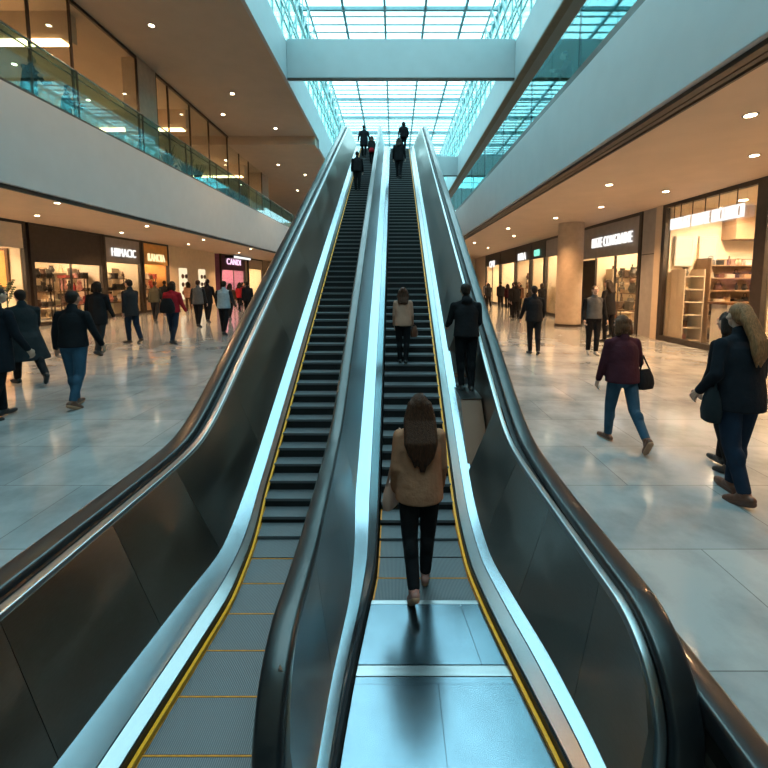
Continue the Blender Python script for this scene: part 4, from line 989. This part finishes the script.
person('person in a bulky black jacket standing on the steel deck of the right escalator', (0.995, 5.62, 1.102), 1.47, 6, BLACK, BLACK, BLKSHOE, 'short', HAIRD, 1, lean=7, legs=((5, 8, 0), (-3, 8, 0)), arms=((14, 55, 16), (10, 50, 14)), hem=.88, wide=1.15, vox=.009, hood=True)
person('dark dressed person standing on the upper left escalator, lowest of the three', (-1.18, 13.6, S(13.6) + .03), 1.26, 4, BLACK, BLACK, lean=2, legs=((3, 5, 0), (-3, 5, 0)), arms=((10, 40, 12), (6, 40, 12)), hem=.86, wide=1.1, vox=.010)
person('person in a dark coat near the top of the left escalator beside its left balustrade', (-1.22, 17.3, S(17.3) + .03), 1.28, 0, NAVY, BLACK, lean=1, legs=((3, 5, 0), (-3, 5, 0)), arms=((4, 20, 26), (4, 20, 26)), hem=.62, wide=1.15, vox=.010)
person('smaller person in dark clothes with a red bag near the top of the left escalator', (-0.86, 16.5, S(16.5) + .03), 1.05, 10, CHAR, BLACK, hairm=HAIRB, hair='loose', female=True, lean=1, legs=((3, 5, 0), (-3, 5, 0)), arms=((4, 30, 12), (4, 30, 14)), hem=.8, vox=.010)
bag('handbag', 'small red bag carried near the top of the left escalator', 'handbag', (-0.86, 16.36, S(16.5) + .52), (.22, .10, .16), RED)
t, hd, sh = person('person in a dark coat carrying a bag near the top of the right escalator', (0.17, 14.8, S(14.8) + .03), 1.38, -6, BLACK, BLACK, BLKSHOE, 'loose', HAIRD, 0, lean=2, legs=((5, 5, 0), (-4, 8, 12)), arms=((6, 30, 14), (4, 30, 14)), hem=.74, wide=1.15, vox=.010)
person('person in a round black jacket stepping off the top of the right escalator', (0.44, 19.6, S(19.6) + .02), 1.36, 4, BLACK, BLACK, BLKSHOE, 'bob', HAIRD, lean=2, legs=((4, 5, 0), (-4, 8, 10)), arms=((8, 50, 18), (8, 50, 18)), hem=.82, wide=1.25, vox=.010)
# -- left floor
person('person in a long black coat cut by the left edge of the picture', (-5.63, 5.75, FZ), 1.86, -10, NAVY, BLACK, BLKSHOE, 'short', HAIRD, 0, lean=5, legs=((8, 6, 0), (-8, 12, 20)), arms=((-6, 20, 12), (10, 20, 12)), hem=.62, wide=1.2, vox=.008, loose=1.15, hood=True)
t, hd, sh = person('person in a flaring dark coat striding behind the one at the left edge', (-6.98, 7.75, FZ), 1.86, 60, TEALC, BLACK, BLKSHOE, 'short', HAIRD, 0, lean=8, legs=((26, 10, 0), (-26, 24, 40)), arms=((-18, 20, 14), (22, 24, 10)), hem=.50, tail=.10, wide=1.1, vox=.009, coat='coat')
t, hd, sh = person('man in a black sweater and blue jeans walking away on the left floor', (-4.95, 6.30, FZ), 1.78, 2, BLACK, JEANS, LEATHER, 'short', HAIRD, 1, lean=3, legs=((7, 4, 0), (-5, 16, 26)), arms=((-4, 12, 18), (10, 16, 22)), hem=.90, wide=1.12, vox=FAST_VOX, sole=SOLE)
person('person in a dark coat walking away just right of the man in blue jeans', (-7.86, 10.9, FZ), 1.93, 4, BLACK, CHAR, BLKSHOE, 'bob', HAIRD, 0, lean=3, legs=((8, 6, 0), (-8, 16, 26)), arms=((-8, 16, 10), (12, 20, 10)), hem=.72, wide=1.1, vox=.010)
person('man in a dark zipped jacket turned sideways in front of the white lettered shop', (-8.35, 13.06, FZ), 2.0, 75, CHAR, DJEANS, BLKSHOE, 'short', HAIRD, 0, lean=2, legs=((6, 6, 0), (-8, 14, 20)), arms=((-4, 14, 6), (6, 20, 6)), hem=.74, wide=1.05, vox=.010, loose=1.15)
person('person in a dark top in front of the orange shop, left of the red jacket', (-11.6, 20.0, FZ), 1.95, 10, OLIVE, CHAR, hair='short', hairm=HAIRB, legs=((6, 6, 0), (-8, 14, 20)), hem=.84, vox=.010)
t, hd, sh = person('woman in a red jacket with dark hair walking away on the left floor', (-6.92, 12.84, FZ), 1.93, -6, RED, DJEANS, BLKSHOE, 'bob', HAIRD, 0, lean=3, female=False, legs=((7, 6, 0), (-6, 12, 20)), arms=((-4, 18, 16), (8, 24, 16)), hem=.88, wide=1.2, vox=.010)
bag('backpack', 'black backpack low on the back of the woman in the red jacket', 'backpack', (-6.94, 12.60, FZ + 1.22), (.46, .20, .46), BLACK)
person('person in a grey jacket with dark sleeves beside a darker companion on the left', (-8.44, 17.74, FZ), 2.0, 0, GREY, BLACK, hair='short', hairm=HAIRB, vest=CHAR, legs=((6, 6, 0), (-5, 10, 14)), arms=((-6, 16, 12), (8, 16, 12)), hem=.84, wide=1.1, vox=.012)
person('tall person in black walking close behind the grey jacket on the left floor', (-9.0, 19.9, FZ), 2.05, 5, BLACK, BLACK, legs=((6, 6, 0), (-8, 12, 18)), hem=.74, wide=1.05, vox=.010)
person('person in a pale blue vest with dark sleeves walking away near the left handrail', (-6.22, 15.04, FZ), 1.95, -4, LBLUE, BLACK, BLKSHOE, 'short', HAIRD, 1, vest=CHAR, legs=((5, 5, 0), (-6, 12, 18)), arms=((4, 30, 20), (4, 30, 20)), hem=.86, wide=1.25, vox=.011)
for (x, y, h, f, tp_, tr__, hr_, lab) in (
    (-13.05, 23.5, 2.0, 30, NAVY, CHAR, 'short', 'distant person in navy in front of the cream wall by the orange shop'),
    (-8.6, 21.6, 1.85, 0, BROWNC, BLACK, 'loose', 'distant person in brown seen just left of the pale blue vest'),
    (-7.89, 22.2, 1.95, 12, NAVY, BLACK, 'short', 'distant person in navy walking right of the pale blue vest'),
    (-10.3, 27.5, 1.9, -10, RED, BLACK, 'loose', 'distant person in a dark red top in front of the pink shop'),
    (-9.3, 26.2, 1.85, 20, BLACK, BLACK, 'short', 'distant person in black left of the navy walker near the pink shop'),
    (-9.6, 30.7, 1.9, 0, CHAR, CHAR, 'short', 'distant person in charcoal next to the left handrail, near the pale shop'),
    (-13.7, 27.5, 1.95, 40, CREAMC, BROWNC, 'loose', 'distant person in a cream top by the lit wall display'),
    (-11.6, 31.5, 1.9, 0, PLUM, BLACK, 'short', 'distant person in plum beneath the projecting white sign'),
    (-12.3, 34.0, 1.9, 160, GREY, BLACK, 'short', 'distant person in grey coming out of the pink shop'),
    (-9.9, 35.0, 1.9, 0, BLACK, BLACK, 'short', 'farthest black clad person on the left walkway'),
    (-10.9, 37.5, 1.9, 180, BROWNC, BLACK, 'loose', 'farthest person in brown on the left walkway')):
    person(lab, (x, y, FZ), h, f, tp_, tr__, BLKSHOE, hr_, HAIRD, 0, legs=((9, 6, 0), (-10, 16, 24)), vox=.011)
# -- right floor
person('man in a black jacket walking away alone on the right floor', (3.74, 10.95, FZ), 1.82, -2, BLACK, BLACK, BLKSHOE, 'short', HAIRD, 1, lean=4, legs=((5, 4, 0), (-7, 12, 18)), arms=((6, 26, 18), (10, 30, 18)), hem=.84, wide=1.2, vox=.009)
t, hd, sh = person('person in a black jacket over a grey sweater facing the camera by the round column', (5.3, 10.9, FZ), 1.82, 172, GREY, BLACK, mat('pale_shoe', (.42, .36, .30), .5), 'short', HAIRB, 0, vest=BLACK, lean=2, legs=((6, 4, 0), (-4, 8, 10)), arms=((2, 30, 14), (2, 30, 14)), hem=.92, wide=1.15, vox=.009, loose=1.12)
person('person in dark clothes beside the grey sweater, in front of the shop by the column', (6.9, 13.2, FZ), 2.0, 30, BLACK, BLACK, hair='loose', hairm=HAIRD, legs=((6, 6, 0), (-6, 10, 12)), arms=((6, 40, 16), (6, 40, 16)), hem=.76, wide=1.1, vox=.012)
person('shorter person in brown right at the window of the shop beside the column', (7.75, 14.6, FZ), 1.62, 60, BROWNC, CHAR, hair='bob', hairm=HAIRD, legs=((4, 6, 0), (-4, 8, 6)), arms=((10, 60, 16), (10, 50, 16)), hem=.7, vox=.012)
t, hd, sh = person('woman in a plum jacket and blue jeans walking on the right floor', (2.72, 4.82, FZ), 1.56, 3, PLUM, JEANS, LEATHER, 'bob', HAIRL, 0, lean=5, female=True, wide=1.22, legs=((14, 6, 0), (-20, 26, 52)), arms=((6, 8, 16), (-2, 60, 18)), hem=.86, vox=FAST_VOX, sole=SOLE, loose=1.05)
bag('handbag', 'black handbag hanging at the right hip of the woman in plum', 'handbag', (2.72 + .25, 4.80, FZ + .80), (.26, .12, .24), BLACK, (2.72 + .22, 4.80, FZ + 1.08), 20)
t, hd, sh = person('woman with a long blond ponytail in a dark top walking at the right edge', (3.08, 3.60, FZ), 1.74, 5, NAVY, DJEANS, LEATHER, 'ponytail', HAIRY, 0, lean=3, female=True, wide=1.2, legs=((-6, 14, 18), (7, 4, 0)), arms=((-8, 48, 22), (2, 20, 12)), hem=.80, vox=FAST_VOX, sole=LEATHER, turn=-12)
bag('tote_bag', 'grey tote bag under the left arm of the blond woman', 'bag', (2.84, 3.60, FZ + .86), (.20, .13, .32), TEALC, (2.86, 3.62, FZ + 1.18), 75)
person('person in black half hidden behind the blond woman at the right edge', (3.43, 4.14, FZ), 1.62, 8, BLACK, BLACK, BLKSHOE, 'bob', HAIRD, 0, lean=4, female=True, legs=((-4, 12, 16), (8, 4, 0)), arms=((2, 20, 8), (8, 20, 8)), hem=.8, vox=.010)
for (x, y, h, f, tp_, tr__, hr_, lab) in (
    (6.2, 21.0, 1.95, 4, BLACK, BLACK, 'short', 'distant broad person in black left of the round column'),
    (6.55, 22.6, 1.9, 0, NAVY, BLACK, 'short', 'distant person in navy just left of the lone man in black'),
    (7.5, 29.0, 1.95, 0, BLACK, CHAR, 'short', 'distant person in black beyond the right handrail, third from it'),
    (7.0, 30.6, 1.85, 10, CHAR, BLACK, 'loose', 'distant person in charcoal nearest the right handrail'),
    (8.15, 29.6, 1.8, -10, PLUM, BLACK, 'loose', 'distant person in plum between two black coats on the right'),
    (8.0, 26.4, 1.9, 160, BROWNC, BLACK, 'loose', 'distant person in brown facing the camera by the white box sign'),
    (8.4, 23.4, 1.85, 20, BLACK, BLACK, 'bob', 'distant person in black by the grey panelled shop'),
    (7.6, 34.0, 1.9, 180, GREY, BLACK, 'short', 'farthest person in grey on the right walkway'),
    (8.3, 37.0, 1.9, 0, BLACK, BLACK, 'short', 'farthest person in black on the right walkway')):
    person(lab, (x, y, FZ), h, f, tp_, tr__, BLKSHOE, hr_, HAIRD, 0, legs=((9, 6, 0), (-10, 16, 24)), vox=.011, wide=1.1)
# -- upper galleries
person('person in dark clothes leaning on the left gallery rail, upper left of the picture', (-9.98, 11.8, UZ), 1.75, -95, BLACK, BLACK, lean=12, legs=((4, 4, 0), (-4, 6, 0)), arms=((30, 60, 12), (30, 60, 12)), hem=.8, wide=1.1, vox=.010)
person('person in dark clothes behind the left gallery rail, right of the first', (-10.0, 13.1, UZ), 1.6, -60, CHAR, BLACK, lean=6, legs=((4, 4, 0), (-4, 6, 0)), arms=((30, 60, 12), (30, 60, 12)), hem=.8, vox=.010)
for y, lab in ((19.2, 'gallery visitor in black among the plants, left of the middle mullion'), (21.6, 'gallery visitor in charcoal among the plants, further along the screen')):
    person(lab, (-11.5, y + .75, UZ), 1.75, -70, BLACK if y < 20 else CHAR, BLACK, lean=4, legs=((4, 4, 0), (-4, 6, 0)), hem=.8, vox=.011)
person('person in dark clothes behind the right gallery rail, high in the picture', (4.65, 11.6, UZ), 1.75, 95, BROWNC, BLACK, hairm=HAIRB, lean=8, legs=((4, 4, 0), (-4, 6, 0)), arms=((30, 60, 12), (30, 60, 12)), hem=.8, vox=.010)
person('person in a yellow top behind the right gallery rail', (4.45, 15.0, UZ), 1.55, 95, cloth('yellow', (.45, .24, .05)), BLACK, hairm=HAIRL, lean=6, legs=((4, 4, 0), (-4, 6, 0)), arms=((30, 60, 12), (30, 60, 12)), hem=.8, vox=.010)
for o in list(bpy.data.objects):
    for kk in ('_o', '_A'):
        if kk in o.keys(): del o[kk]
